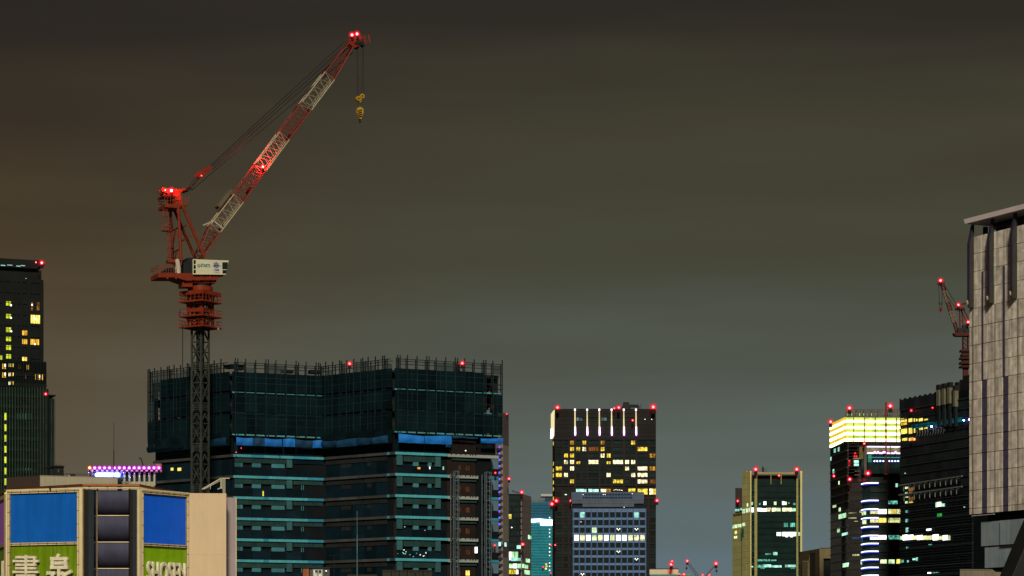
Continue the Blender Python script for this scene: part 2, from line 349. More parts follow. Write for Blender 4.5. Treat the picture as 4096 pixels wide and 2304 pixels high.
# floors without netting
NL = 8
for k in range(-1, NL):
    z = LEV0 - k * ST
    bt, bb = z, z - .42
    def seg(f, name, m, x0, x1, za, zb, d0, d1): return pb(name, m, cb, f, f.U(x0), f.U(x1), za, zb, d0, d1)
    if k >= 0:
        if k == 0: S = [(933, 1004, band_lit), (1004, 1055, band_blue), (1055, 1117, band_lit), (1121, 1174, band_lit), (1174, 1235, band_blue), (1235, 1294.5, band_lit)]
        else: S = [(933, 1053, band_lit), (1053, 1073, band_blue), (1073, 1230, band_lit), (1230, 1294.5, band_blue)]
        for x0, x1, m in S: seg(cA, 'slab_edge', m, x0, x1 - .3, bb, bt, -.6, .12)
        for x0, x1, m in ((1580.5, 1790, band_lit), (1790.5, 1912 if k else 1994.5, band_white)): seg(cD, 'slab_edge', m, x0, x1, bb - (.06 if m is band_white else 0), bt, -.6, .12)
        if k: seg(cD, 'slab_edge', band_blue, 1957, 1994.5, bb, bt, -.6, .13)
        for j in range(7): seg(cD, 'notch', hole_m, 1803 + [0, 18, 37, 56, 75, 85, 97][j], 1806.5 + [0, 18, 37, 56, 75, 85, 97][j], bt - .16, bt + .01, .05, .16)
        for x0, x1, m in ((614, 660, band_unlit), (661, 760, band_unlit), (838, 931, band_unlit)): seg(cA0, 'slab_edge', m, x0, x1, bb, bt, -.6, .12)
        for x0, x1, m in ((1297, 1357, band_unlit), (1358, 1432, band_unlit), (1433, 1549, band_unlit), (1549.5, 1560, band_blue), (1560.5, 1579.5, band_unlit)): seg(cB, 'slab_edge', m, x0, x1, bb, bt, -.6, .12)
    # face A: beam, columns, wall blocks
    if k >= 0:
        seg(cA, 'beam', beam_m, 940, 1147, bb - .86, bb, -.6, -.12)
        seg(cA, 'column', col_m, 1147.5, 1169.5, bb - 1.45, bb, -.6, -.05)
        seg(cA, 'beam', navy_m if k == 0 else beam_m, 1175, 1293, bb - .78, bb, -.6, -.14)
        for x0, x1 in ((940, 962), (962.6, 972.3), (1010, 1045), (1088, 1140)):
            seg(cA, 'wall_block', col_m if x1 == 962 else block_m, x0, x1, bb - 1.55, bb - .88, -.6, -.2)
        if k > 0:
            for x0 in (1206.5, 1214): seg(cA, 'pipe', block_m, x0, x0 + 2.6, bb - 1.6, bb - .85, -.5, -.2)
        for x in (1018, 1104, 1117.5, 1254): 
            b = MB(); c = cA.pt(cA.U(x), bb - .36, -.12); n3 = Vector((cA.n.x, cA.n.y, 0)); b.tube(c - n3 * .02, c + n3 * .03, .085, 8); b.build('vent_hole', hole_m, cb)
        for x0, x1 in ((940, 1010), (1012, 1086), (1088, 1146), (1148, 1206), (1210, 1293)):
            seg(cA, 'facade_panel', navy_m, x0, x1, z - ST + .05, bb - 1.6, -.58, -.32)
        # face D
        seg(cD, 'column', col_m, 1587.7, 1610.6, bb - 1.65, bb, -.6, -.05)
        seg(cD, 'beam', beam_m, 1616, 1740.6, bb - 1.05, bb, -.6, -.15)
        seg(cD, 'column', col_m, 1742.5, 1763.6, bb - 1.7, bb, -.6, -.05)
        for x0, x1 in ((1655, 1676.5), (1714.6, 1728)): seg(cD, 'wall_block', block_m, x0, x1, bb - 1.72, bb - 1.1, -.6, -.2)
        for x0, x1 in ((1588, 1653), (1655, 1712), (1714.6, 1786)): seg(cD, 'facade_panel', navy_m, x0, x1, z - ST + .05, bb - 1.75, -.58, -.32)
        seg(cD, 'inner_wall', brown_in, 1792, 1905, z - ST + .05, bb - .5, -.58, -.4)
        seg(cD, 'ceiling_pipe', beam_m, 1808, 1908, bb - .55, bb - .3, -.5, -.1)
        for x0, x1 in ((1838, 1846.6), (1866.8, 1873.5), (1875, 1882)):
            lit = win_ye if k == 5 and x0 > 1850 else win_dim
            seg(cD, 'window', lit, x0, x1, bb - 2.15, bb - 1.35, -.45, -.36)
        # rounded balcony end
        b = MB(); u0, u1 = cD.U(1960), cD.U(1994)
        poly = [(u1, bb), (u0 + .1, bb)] + [(u0 + .1 + .55 * math.sin(t * math.pi / 12), bb - 1.75 * t / 6) for t in range(1, 7)] + [(u1, bb - 1.75)]
        b.extr(cD, poly, -.5, .02); b.build('balcony_screen', M('balcony_slate', (.10, .17, .22), var=.25) if k == 0 else MATS['balcony_slate'], cb)
        seg(cD, 'balcony_recess', hole_m, 1962, 1994, z - ST + .02, bb - 1.8, -.55, -.1)
        # left-turned faces: their shade is put into darker beam and block colours
        for x0, x1 in ((614, 660), (662, 712), (714, 758), (840, 884), (886, 931)): seg(cA0, 'facade_panel', navy_m, x0, x1, z - ST + .05, bb - .05, -.58, -.25)
        for x0, x1 in ((1300, 1352), (1354, 1405), (1407, 1452), (1454, 1500), (1502, 1545), (1560, 1578)): seg(cB, 'facade_panel', navy_m if x0 != 1560 else conc_d, x0, x1, z - ST + .05, bb - .9, -.58, -.25)
        for x0, x1 in ((1300, 1448), (1452, 1545)): seg(cB, 'beam', conc_d, x0, x1, bb - .85, bb, -.6, -.15)
        for x0, x1 in ((1360, 1400), (1465, 1482)): seg(cB, 'wall_block', conc_d, x0, x1, bb - 1.6, bb - .95, -.3, -.2)
# the floor hidden by sheets just under the netting
for f, x0, x1 in ((cA, 940, 1290), (cD, 1586, 1786), (cB, 1300, 1575), (cA0, 616, 758), (cA0, 838, 930)):
    pb('facade_panel', navy_m, cb, f, f.U(x0), f.U(x1), LEV0 + .02, LEV0 + 2.9, -.58, -.3)
pb('hoarding', brown_in, cb, cD, cD.U(1792), cD.U(1902), LEV0 + .05, LEV0 + 2.2, -.55, .2)
pb('slab_edge', M('slab_edge_shade', (.10, .30, .30), var=.25), cb, cA, cA.U(933), cA.U(1294), LEV0 + ST - .38, LEV0 + ST, -.6, .05)
# lit slivers seen in the dark floors
for f, x0, y0, x1, y1, m in ((cA, 1052, 1964, 1056, 1984, win_ye), (cD, 1672, 1869, 1682, 1876, win_or), (cD, 1719.5, 1866, 1722.5, 1876, win_wh), (cD, 1773, 1866, 1777, 1879, win_gn),
                             (cA0, 681, 1871, 689, 1882, win_ye), (cA0, 708, 1871, 720, 1883, win_ye), (cD, 1902, 2188, 1911, 2212, win_wh), (cD, 1858, 1801, 1863, 1805, win_wh)):
    px('window', m, cb, f, x0, y0, x1, y1, -.28, .22 if y0 == 1801 else -.1)
random.seed(4)
for i in range(16):
    x, y = random.uniform(1590, 1705), random.choice((random.uniform(2195, 2228), random.uniform(2105, 2145), random.uniform(2205, 2226)))
    px('work_lamp', win_cy if i % 4 else win_wh, cb, cD, x, y, x + 2.2, y + 2.2, -.3, -.12)
for x, y in ((1972, 1893), (1970, 2182), (1965, 1630), (958, 1794), (938, 1811)):
    f = cD if x > 1500 else cA
    beacon(cb, f.p(x, y, .9), .22 if x > 1500 else .10, 'red', 20, halo=.7)

# ------------------------------------------------------------------ scaffold with netting round the upper floors
sf = thing('scaffold', 'scaffold of paired posts with dark netting round the top of the unfinished tower', 'scaffold', (Cc[2].x, 401, 0))
ZT = 58.9
sA0 = Face(cA0.pt(cA0.U(614), 0).xy, Cc[1]); sD = Face(Cc[3], cD.pt(cD.U(1997), 0).xy)
top_z = {}
for f, tag_ in ((sA0, 'a'), (cA, 'b'), (cB, 'c'), (sD, 'd')):
    n = max(3, round(f.L / 1.65)); us = [f.L * i / n for i in range(n + 1)]
    for i, u in enumerate(us):
        if i == n and f is not sD: continue
        dbl = (0, .42) if i % 3 == 0 else (0,)
        for e in dbl:
            for dd in (.55, 1.15):
                pb('post', post_m, sf, f, u + e - .07, u + e + .07, LEV0 + ST - .6, ZT + random.uniform(-.12, .1) - (.5 if dd < 1 else 0), dd - .07, dd + .07)
    for z in (57.45, 58.25, 56.7, 53.4, 54.9, 50.0, 51.6, 48.3):
        pb('ledger', post_m, sf, f, -.1, f.L + .1, z - .05, z + .05, 1.10, 1.2)
    for z in (58.0,): pb('ledger', post_m, sf, f, 0, f.L, z - .05, z + .05, .5, .6)
    for i in range(n):
        u0, u1 = us[i] + .04, us[i + 1] - .04
        if i == 0 and f in (cA, sD): u0 -= .62
        if i == n - 1 and f in (sA0, cB): u1 += .62
        xmid = f.pt((u0 + u1) / 2, 0); xp = CX + xmid.x / xmid.y * F4
        end = xp < 655 or xp > 1905
        for k in range(0 if f in (sA0, cB) else 1, 4):
            z0 = LEV0 + k * ST - .02; z1 = LEV0 + (k + 1) * ST - .50
            if k == 0: z0 = LEV0 + 1.25; z1 = LEV0 + ST - .03
            if k == 3: z1 = 56.75
            if end and k >= 2 and random.random() < .75:
                if random.random() < .5: pb('net_sheet', net_thin, sf, f, u0, u1, z0, z1, 1.22, 1.25)
                continue
            pb('net_sheet', net_m, sf, f, u0, u1, z0, z1, 1.22, 1.25)
        if random.random() < .55: pb('net_sheet', net_thin, sf, f, u0, u1, 56.8, 57.3 + random.uniform(0, .9), 1.22, 1.25)
        for k in range(1, 4):     # slab edges that show in the gaps between the sheets
            if f in (cA, sD) and not (xp > 1985): pb('slab_edge', band_lit if (k == 3 or i % 4 == 0) else band_blue if k == 2 else MATS['slab_edge_shade'], sf, f, u0 + .15, u1 - .12, LEV0 + k * ST - (.40 if k != 2 else .2), LEV0 + k * ST - .04 - .1 * (k == 3), .85, 1.0)
    tie_m = MATS.get('net_seam') or M('net_seam', (.008, .036, .042), rough=.8, var=.4, scale=.5, obj=.4)
    for i, u in enumerate(us[:-1]):
        pb('net_seam', tie_m, sf, f, u - .03, u + .03, LEV0 + ST + random.uniform(0, .6), 56.7, 1.255, 1.29)
        if i % 3 == 1: pb('net_seam', tie_m, sf, f, u + .7, u + .74, LEV0 + ST * random.choice((1, 2)), 56.7, 1.255, 1.28)
    for zz in (48.2, 49.3, 51.7, 52.8, 55.0, 55.9): pb('net_seam', tie_m, sf, f, 0, f.L, zz, zz + .045, 1.255, 1.285)
    # working platform inside the scaffold
    for k in range(1, 4): pb('walkway', dark_metal, sf, f, 0, f.L, LEV0 + k * ST + .5, LEV0 + k * ST + .56, .45, 1.1)
# blue sheets hung under the netting, slightly bulged, each a cloth of its own
def sheet(f, x0, y0, x1, y1, m, seed):
    rnd = random.Random(seed); b = MB(); u0, u1, z0, z1 = f.rect(x0, y0, x1, y1); nu, nz = 10, 5; vs = []
    for j in range(nz + 1):
        for i in range(nu + 1):
            a, c = i / nu, j / nz
            vs.append(f.pt(u0 + (u1 - u0) * a, z0 + (z1 - z0) * c - .10 * math.sin(a * 3.1 + seed) * c - .05 * rnd.random() * (1 - c), 1.3 + .22 * math.sin(c * 3.1) * (.6 + .4 * math.sin(a * 9 + seed)) + .04 * rnd.random()))
    b.add(vs, [(j * (nu + 1) + i, j * (nu + 1) + i + 1, (j + 1) * (nu + 1) + i + 1, (j + 1) * (nu + 1) + i) for j in range(nz) for i in range(nu)])
    o = b.build('blue_sheet', m, sf, True); return o
for i, (f, x0, y0, x1, y1, m) in enumerate(((cA, 935, 1752, 1001, 1783, blue_m), (cA, 1002, 1756, 1047, 1785, blue_d), (cA, 1048, 1757, 1117, 1787, blue_m), (cA, 1121, 1759, 1170, 1789, blue_m),
        (cA, 1172, 1762, 1238, 1791, blue_d), (cA, 1239, 1765, 1284, 1793, blue_m), (cB, 1297, 1765, 1370, 1790, blue_d), (cB, 1372, 1760, 1450, 1788, blue_d), (cB, 1452, 1753, 1512, 1780, blue_d), (cB, 1514, 1748, 1576, 1774, blue_d),
        (sD, 1581, 1742, 1682, 1774, blue_m), (sD, 1684, 1746, 1793, 1778, blue_m), (sD, 1796, 1749, 1898, 1757, blue_d), (sD, 1908, 1756, 1998, 1776, blue_m), (sD, 1770, 1782, 1789, 1792, blue_d), (cA0, 838, 1757, 930, 1785, blue_d), (cA0, 612, 1786, 758, 1802, navy_m))):
    sheet(f, x0, y0, x1, y1, m, i * 3)
for i, (f, x, y, w_, h_) in enumerate(((cA, 960, 1470, 26, 20), (cA, 1150, 1486, 44, 12), (cA, 1258, 1488, 40, 14), (sD, 1865, 1492, 60, 10), (cA0, 918, 1466, 30, 16), (sD, 1830, 1475, 14, 30))):
    px('stored_formwork', hole_m, sf, f, x - w_ / 2, y - h_ / 2, x + w_ / 2, y + h_ / 2, -.8, .3)
for x, y, f in ((1425, 1458, cB), (1834, 1457, sD)):
    beacon(sf, f.p(x, y, 1.5), .38, 'red', 40)

# ------------------------------------------------------------------ two hoist masts on the right part
hz0, hz1 = 0, cD.Z(1810, 1886)
def hoist(xa, xb, xt, label, ytop):
    hs = M('hoist_steel', (.13, .18, .20), rough=.5, metal=.2) if 'hoist_steel' not in MATS else MATS['hoist_steel']
    h = thing('hoist_mast', label, 'hoist mast', cD.pt(cD.U(xa), 0, 1.4), 'hoist masts on the unfinished tower')
    zt = cD.Z(xa, ytop)
    for x, dd in ((xa, 1.1), (xb, 1.1), (xa, 1.7), (xb, 1.7)): pb('upright', hs, h, cD, cD.U(x) - .05, cD.U(x) + .05, 0, zt, dd - .05, dd + .05)
    pb('guide_tube', hs, h, cD, cD.U(xt) - .05, cD.U(xt) + .05, 0, zt - .4, 1.0, 1.1)
    pb('rail', dark_metal, h, cD, cD.U((xa + xb) / 2) - .05, cD.U((xa + xb) / 2) + .05, 0, zt - .2, 1.2, 1.3)
    z = zt
    while z > 20:
        pb('rung', hs, h, cD, cD.U(xa) + .05, cD.U(xb) - .05, z - .09, z, 1.68, 1.76)
        pb('rung', hs, h, cD, cD.U(xa) + .05, cD.U(xb) - .05, z - .8, z - .74, 1.04, 1.1)
        z -= 1.53
    for k in range(0, 7): pb('wall_tie', dark_metal, h, cD, cD.U(xa), cD.U(xb), LEV0 - .2 - (k + 1) * ST, LEV0 - .1 - (k + 1) * ST, .15, 1.05)
hoist(1802.6, 1818, 1792, 'left of the two ladder-like steel hoist masts on the unfinished tower', 1886)
hoist(1928, 1947, 1917, 'right of the two ladder-like steel hoist masts on the unfinished tower', 1890)

# ================================================================== the big crane
red_m = M('crane_red', (.21, .028, .009), rough=.5, var=.25, scale=.8)
red_d = M('crane_red_lattice', (.18, .020, .009), rough=.5, var=.2, scale=1.0)
white_m = M('crane_white', (.36, .33, .21), rough=.5, var=.15, scale=1.0)
mast_m = M('mast_grey', (.046, .055, .045), rough=.6, var=.25, scale=.8, streak=.2)
cab_m = M('cab_cream', (.62, .60, .38), rough=.45, var=.08, scale=.5)
logo_bl = M('logo_blue', (.02, .14, .28), rough=.5, var=.1); logo_k = M('logo_black', (.015, .015, .02), var=.1)
logo_r = M('logo_red', (.5, .03, .05), var=.1); logo_p = M('logo_plate', (.55, .55, .50), var=.05)
yellow_m = M('hook_yellow', (.40, .25, .02), rough=.5, var=.2); tin = M('tank_white', (.5, .46, .34), rough=.5)
YC = 398.0
cr = thing('tower_crane', 'tall red and white luffing crane with two red lamps on its tip', 'crane', (wx(800, YC), YC, 0))
cen = P2(801, YC)
def frame_face(ang):   # a plane through the crane centre turned by ang
    d = Vector((math.cos(ang), math.sin(ang)))
    return Face(cen, cen + d)
def lattice(mb, f, prof, w, r, rb, n, skip_end=False):
    """box lattice along (u, z) axis points prof=[(u,z,half_height)], half width w on both sides of plane f"""
    (u0, z0, h0), (u1, z1, h1) = prof
    ax = Vector((u1 - u0, z1 - z0)).normalized(); pr = Vector((-ax.y, ax.x))
    def node(t, side, dd):
        h = h0 + (h1 - h0) * t; c = Vector((u0 + (u1 - u0) * t, z0 + (z1 - z0) * t)) + pr * (h * side)
        ww = w[0] + (w[1] - w[0]) * t
        return f.pt(c.x, c.y, dd * ww)
    for s in (-1, 1):
        for dd in (-1, 1): mb.tube(node(0, s, dd), node(1, s, dd), r, 6)
    for i in range(n):
        t0, t1 = i / n, (i + 1) / n; tm = (t0 + t1) / 2
        for dd in (-1, 1):
            mb.tube(node(t0, 1, dd), node(tm, -1, dd), rb, 4); mb.tube(node(tm, -1, dd), node(t1, 1, dd), rb, 4)
        for s in (-1, 1):
            a, b_ = (1, -1) if i % 2 else (-1, 1)
            mb.tube(node(t0, s, a), node(t1, s, b_), rb, 4)
            mb.tube(node(t0, s, -1), node(t0, s, 1), rb, 4)
    for s in (0, 1):
        for p, q in (((1, 1), (1, -1)), ((1, -1), (-1, -1)), ((-1, -1), (-1, 1)), ((-1, 1), (1, 1))): mb.tube(node(s, *p), node(s, *q), rb * 1.3, 4)
# mast
mf = frame_face(R(-31)); mf2 = frame_face(R(59)); HW = .95
mf_z = lambda y: wz(y, YC)
zb, zt = 0.0, mf_z(1165)
for su in (-1, 1):
    for dd in (-1, 1):
        pb('chord', mast_m, cr, mf, su * HW - .13, su * HW + .13, zb, zt, dd * HW - .13, dd * HW + .13)
b = MB(); z = zt; seg_h = 1.62; k = 0; zlow = 20
while z > zlow:
    for f_, m_ in ((mf, 1), (mf2, 1)):
        for dd in (-HW, HW):
            z1 = z - seg_h
            if k % 4 == 3:
                for q in (.25, .45, .65): b.bar(f_.pt(-HW, z - seg_h * q, dd), f_.pt(HW, z - seg_h * q, dd), .09, .12)
                for s in (-1, 1): b.extr(f_, [(s * HW, z), (s * (HW - .42), z - .25), (s * (HW - .42), z1 + .25), (s * HW, z1)][::s], dd - .04, dd + .04)
            else:
                for s in (-1, 1):
                    a, c = (s * HW, 0) if k % 2 else (0, s * HW)
                    b.bar(f_.pt(a, z, dd), f_.pt(c, z1, dd), .11)
                b.bar(f_.pt(-HW, z1, dd), f_.pt(HW, z1, dd), .11)
    z -= seg_h; k += 1
b.build('mast_bracing', mast_m, cr)
b = MB(); b.fbox(mf, -.5, .5, zlow, zt - 4, -.4, .4); b.build('ladder_shaft', black, cr)
# climbing frame
zc1, zc0 = mf_z(1178), mf_z(1318); CW = 1.38
for su in (-1, 1):
    for dd in (-1, 1): pb('collar_post', red_m, cr, mf, su * CW - .17, su * CW + .17, zc0, zc1, dd * CW - .17, dd * CW + .17)
for f_ in (mf, mf2):
    for dd in (-CW, CW):
        b = MB()
        for yy, hh in ((1186, .5), (1205, .25), (1243, .55), (1266, .3), (1308, .4)): b.fbox(f_, -CW, CW, mf_z(yy) - hh / 2, mf_z(yy) + hh / 2, dd - .1, dd + .1)
        for s in (-1, 1):
            b.bar(f_.pt(s * .35, mf_z(1209), dd), f_.pt(s * 1.15, mf_z(1236), dd), .24); b.bar(f_.pt(s * 1.15, mf_z(1270), dd), f_.pt(0, mf_z(1304), dd), .24)
        b.build('collar_frame', red_m, cr)
for y, wd in ((1176, 2.35), (1210, 2.45), (1268, 2.45), (1311, 2.45)):
    b = MB()
    for f_ in (mf, mf2):
        for s in (-1, 1): b.fbox(f_, -wd, wd, mf_z(y) - (.16 if y > 1180 else .28), mf_z(y) + (.08 if y > 1180 else .28), s * (wd - .8) if s > 0 else -wd, wd if s > 0 else -(wd - .8))
        break
    for s in (-1, 1): b.fbox(mf2, -(wd - .8), wd - .8, mf_z(y) - (.15 if y > 1180 else .27), mf_z(y) + (.07 if y > 1180 else .27), s * (wd - .8) if s > 0 else -wd, wd if s > 0 else -(wd - .8))
    pl = b.build('platform', red_m, cr)
    if y > 1180:
        b = MB(); zz = mf_z(y)
        for f_ in (mf, mf2):
            for dd in (-wd + .05, wd - .05):
                for h in (.5, 1.0): b.bar(f_.pt(-wd, zz + h, dd), f_.pt(wd, zz + h, dd), .06)
                for i in range(7): b.bar(f_.pt(-wd + .03 + (2 * wd - .06) * i / 6, zz, dd), f_.pt(-wd + .03 + (2 * wd - .06) * i / 6, zz + 1.0, dd), .06)
        b.build('railing', red_m, pl)
b = MB(); b.box(*(lambda c: (c.x - 1.0, c.x + .6, c.y - .4, c.y + .6))(P3(741, 1255, YC)), mf_z(1268), mf_z(1243)); b.build('control_box', M('box_mauve', (.10, .09, .10)), cr)
b = MB(); b.tube(P3(731, 1300, YC - 1.5), P3(731, 1470, YC - 1.5), .05, 6); b.tube(P3(729, 1300, YC - 1.5), P3(729, 1470, YC - 1.5), .02, 6); b.build('feed_cable', cable_m, cr)
b = MB(); b.tube(P3(872, 1311, YC - 1.5), P3(874, 1321, YC - 1.5), .14, 8); b.build('site_lamp', steel, cr)
# slewing part
tf = frame_face(R(24)); T = lambda x, y: tf.UZ(x, y)
def poly(name, m, pts, d0, d1, parent=cr):
    b = MB(); b.extr(tf, [T(x, y) for x, y in pts], d0, d1); return b.build(name, m, parent)
b = MB(); b.tube(Vector((cen.x, cen.y, mf_z(1166))), Vector((cen.x, cen.y, mf_z(1148))), 2.0, 20); b.build('turntable', red_m, cr, True)
b = MB(); b.tube(Vector((cen.x, cen.y, mf_z(1148))), Vector((cen.x, cen.y, mf_z(1138))), 1.75, 20); b.build('slewing_ring', black, cr, True)
poly('slewing_frame', red_m, [(738, 1138), (850, 1138), (856, 1112), (734, 1112)][::-1], -1.8, 1.8)
poly('motor_box', red_m, [(718, 1153), (758, 1153), (758, 1126), (718, 1124)][::-1], -.6, 1.7)
dk = poly('counter_deck', red_m, [(618, 1117), (690, 1117), (726, 1130), (846, 1128), (876, 1112), (876, 1103), (618, 1099)][::-1], -2.2, 2.2)
for i in range(6): poly('deck_rib', red_m, [(650 + i * 34, 1128 - (4 if i < 2 else 0)), (657 + i * 34, 1128 - (4 if i < 2 else 0)), (657 + i * 34, 1112), (650 + i * 34, 1112)][::-1], 2.2, 2.32)
b = MB()
for dd in (-2.15, 2.15):
    for h in (1080, 1070): b.bar(tf.p(619, h, dd), tf.p(690, h - 2, dd), .06)
    for i in range(8): b.bar(tf.p(619 + i * 10, 1100, dd), tf.p(619 + i * 10, 1070, dd), .06)
for h in (1080, 1070): b.bar(tf.p(619, h, -2.15), tf.p(619, h, 2.15), .06)
b.build('railing', red_m, dk)
poly('winch', black, [(640, 1099), (690, 1099), (688, 1078), (662, 1076), (650, 1086)][::-1], -1.5, 1.5)
b = MB(); b.tube(tf.p(705, 1098, .9), tf.p(705, 1046, .9), .52, 14); b.sphere(tf.p(705, 1046, .9), .52, 14, 8, .5); b.build('fuel_tank', tin, cr, True)
poly('machine_house', black, [(722, 1100), (774, 1100), (774, 1037), (738, 1037), (735, 1052), (722, 1056)][::-1], -1.2, 1.6)
poly('machine_house', dark_metal, [(748, 1100), (772, 1100), (772, 1042), (748, 1044)][::-1], 1.6, 1.9)
# cab with the company boards
tf_keep = tf; tf = Face(tf_keep.pt(0, 0, 2.5).xy, tf_keep.pt(1, 0, 2.5).xy)
cab = poly('cab', cab_m, [(786, 1096), (903, 1097), (915, 1042), (786, 1037)][::-1], -1.5, 0)
poly('cab_skirt', cab_m, [(772, 1098), (903, 1099), (903, 1095), (772, 1095)][::-1], -1.6, 0.1, cab)
b = MB()
for x in (773, 786):
    for dd in (-1.45, -.05): b.bar(tf.p(x, 1096, dd), tf.p(x, 1037, dd), .13)
for y in (1038, 1058, 1077, 1095):
    for dd in (-1.45, -.05): b.bar(tf.p(772, y, dd), tf.p(787, y, dd), .12)
b.build('cab_frame', cab_m, cab)
poly('cab_interior', black, [(774, 1095), (785, 1095), (785, 1040), (774, 1040)][::-1], -1.4, -0.9, cab)
poly('window', glass, [(889, 1077), (908, 1077), (912, 1049), (889, 1049)][::-1], 0, 0.03, cab)
poly('window', glass, [(890, 1095), (903, 1095), (908, 1080), (890, 1080)][::-1], 0, 0.03, cab)
pbd = poly('company_board', logo_p, [(846, 1092), (886, 1093), (886, 1044), (846, 1043)][::-1], 0, 0.02, cab)
b = MB(); c = tf.p(795.5, 1062.5, .02); n3 = Vector((tf.n.x, tf.n.y, 0)); b.tube(c, c + n3 * .02, .27, 20); o = b.build('logo_ring', logo_bl, cab)
b = MB(); b.tube(c, c + n3 * .03, .18, 16); b.build('logo_gap', cab_m, cab)
b = MB(); b.tube(c, c + n3 * .04, .11, 16); b.build('logo_dot', logo_bl, cab)
u, z = T(822, 1068); text('STARTS', tf, u, z, .03, .68, logo_bl, cab, wscale=.66, bold=.02)
for x, y0, y1 in ((857, 1056, 1069), (861, 1050, 1072), (865, 1047, 1072), (869, 1052, 1073), (873, 1054, 1070)): poly('logo_bar', logo_k, [(x - 1.2, y1), (x + 1.2, y1), (x + 1.2, y0), (x - 1.2, y0)][::-1], 0.02, 0.05, cab)
for (xa, ya, xb, yb) in ((850, 1065, 858, 1061), (858, 1061, 873, 1061), (873, 1061, 881, 1065)):
    b = MB(); b.bar(tf.p(xa, ya, .06), tf.p(xb, yb, .06), .05, .09); b.build('logo_wave', logo_bl, cab)
b = MB(); c = tf.p(856, 1054, .03); b.tube(c, c + n3 * .02, .10, 12); b.build('logo_spot', logo_r, cab)
u, z = T(866, 1083); text('TAISEI', tf, u, z, .03, .34, logo_k, cab, wscale=.9, bold=.01)
u, z = T(866, 1090); text('For a Lively World', tf, u, z, .03, .12, logo_k, cab, wscale=.9)
tf = tf_keep
# A-frame
for dd, nm in ((-2.2, 0), (2.2, 1)):
    for (xa, ya, xb, yb, r) in ((697, 830, 709, 1050, .23), (712, 828, 801, 1036, .24)):
        b = MB(); b.tube(tf.p(xa, ya, dd), tf.p(xb, yb, dd), r, 10); b.build('a_frame_leg', red_m, cr, True)
    for (xa, ya, xb, yb) in ((745, 905, 738, 912), (757, 950, 748, 955)):
        b = MB(); b.bar(tf.p(xa, ya, dd), tf.p(xb - 8, yb, dd), .12, .3); b.build('bracket', red_m, cr)
b = MB()
for y, xr in ((916, 702), (1003, 706)):
    b.tube(tf.p(xr, y, -2.2), tf.p(xr, y, 2.2), .12, 6)
    b.tube(tf.p(xr, y, 0), tf.p(xr + 4, y + 66, -2.2), .10, 6); b.tube(tf.p(xr, y, 0), tf.p(xr + 4, y + 66, 2.2), .10, 6)
b.tube(tf.p(738, 905, -2.2), tf.p(738, 905, 2.2), .08, 6)
b.build('a_frame_bracing', red_m, cr)
plat = poly('apex_platform', red_m, [(646, 836), (700, 840), (740, 827), (740, 820), (646, 824)][::-1], -1.9, 1.9)
b = MB()
for dd in (-1.85, 1.85):
    for y in (810, 797): b.bar(tf.p(646, y + 1, dd), tf.p(740, y - 4, dd), .06)
    for i in range(9): b.bar(tf.p(646 + i * 11.7, 826, dd), tf.p(646 + i * 11.7, 797 - i * .4, dd), .06)
for y in (810, 797): b.bar(tf.p(646, y, -1.85), tf.p(646, y, 1.85), .06)
b.build('railing', red_m, plat)
b = MB()
for dd in (-1.0, 1.0):
    b.extr(tf, [T(x, y) for x, y in [(690, 826), (722, 826), (712, 772), (762, 756), (760, 748), (705, 763), (640, 757), (640, 770), (668, 780)][::-1]], dd - .15, dd + .15)
b.extr(tf, [T(x, y) for x, y in [(650, 768), (700, 774), (700, 764), (650, 760)][::-1]], -.9, .9)
for x, y in ((652, 775), (668, 778), (690, 780)):
    b.tube(tf.p(x, y, -.9), tf.p(x, y, .9), .28, 12)
b.build('apex_head', red_m, cr)
for x, y in ((752, 757), (742, 761)):
    b = MB(); b.tube(tf.p(x, y, -1.2), tf.p(x, y, 1.2), .30, 14); b.build('sheave', black, cr, True)
poly('lamp_shelf', red_m, [(640, 792), (690, 792), (690, 786), (640, 786)][::-1], -1.6, 1.6)
# ladder with cages
b = MB(); lad = [(656, 838, 876), (672, 876, 930), (672, 930, 1035)]
for (xl, y0, y1) in lad:
    for e in (-5, 5): b.bar(tf.p(xl + e, y0, 1.2), tf.p(xl + e, y1, 1.2), .05)
    y = y0
    while y < y1: b.bar(tf.p(xl - 5, y, 1.2), tf.p(xl + 5, y, 1.2), .05); y += 6
b.build('ladder', red_m, cr)
for (x0, y0, x1, y1) in ((644, 838, 658, 871), (642, 897, 672, 926), (662, 932, 678, 996), (662, 1004, 679, 1034)):
    b = MB()
    for dd in (.8, 1.6):
        for y in (y0, (y0 + y1) / 2, y1): b.bar(tf.p(x0, y, dd), tf.p(x1, y, dd), .06)
        for i in range(4): b.bar(tf.p(x0 + (x1 - x0) * i / 3, y0, dd), tf.p(x0 + (x1 - x0) * i / 3, y1, dd), .05)
    for y in (y0, y1):
        for x in (x0, x1): b.bar(tf.p(x, y, .8), tf.p(x, y, 1.6), .06)
    b.build('ladder_cage', red_m, cr)
poly('ladder_landing', red_m, [(640, 929), (674, 929), (674, 926), (640, 926)][::-1], .6, 1.8)
poly('ladder_landing', red_m, [(660, 1056), (688, 1056), (688, 1044), (660, 1044)][::-1], .4, 1.8)
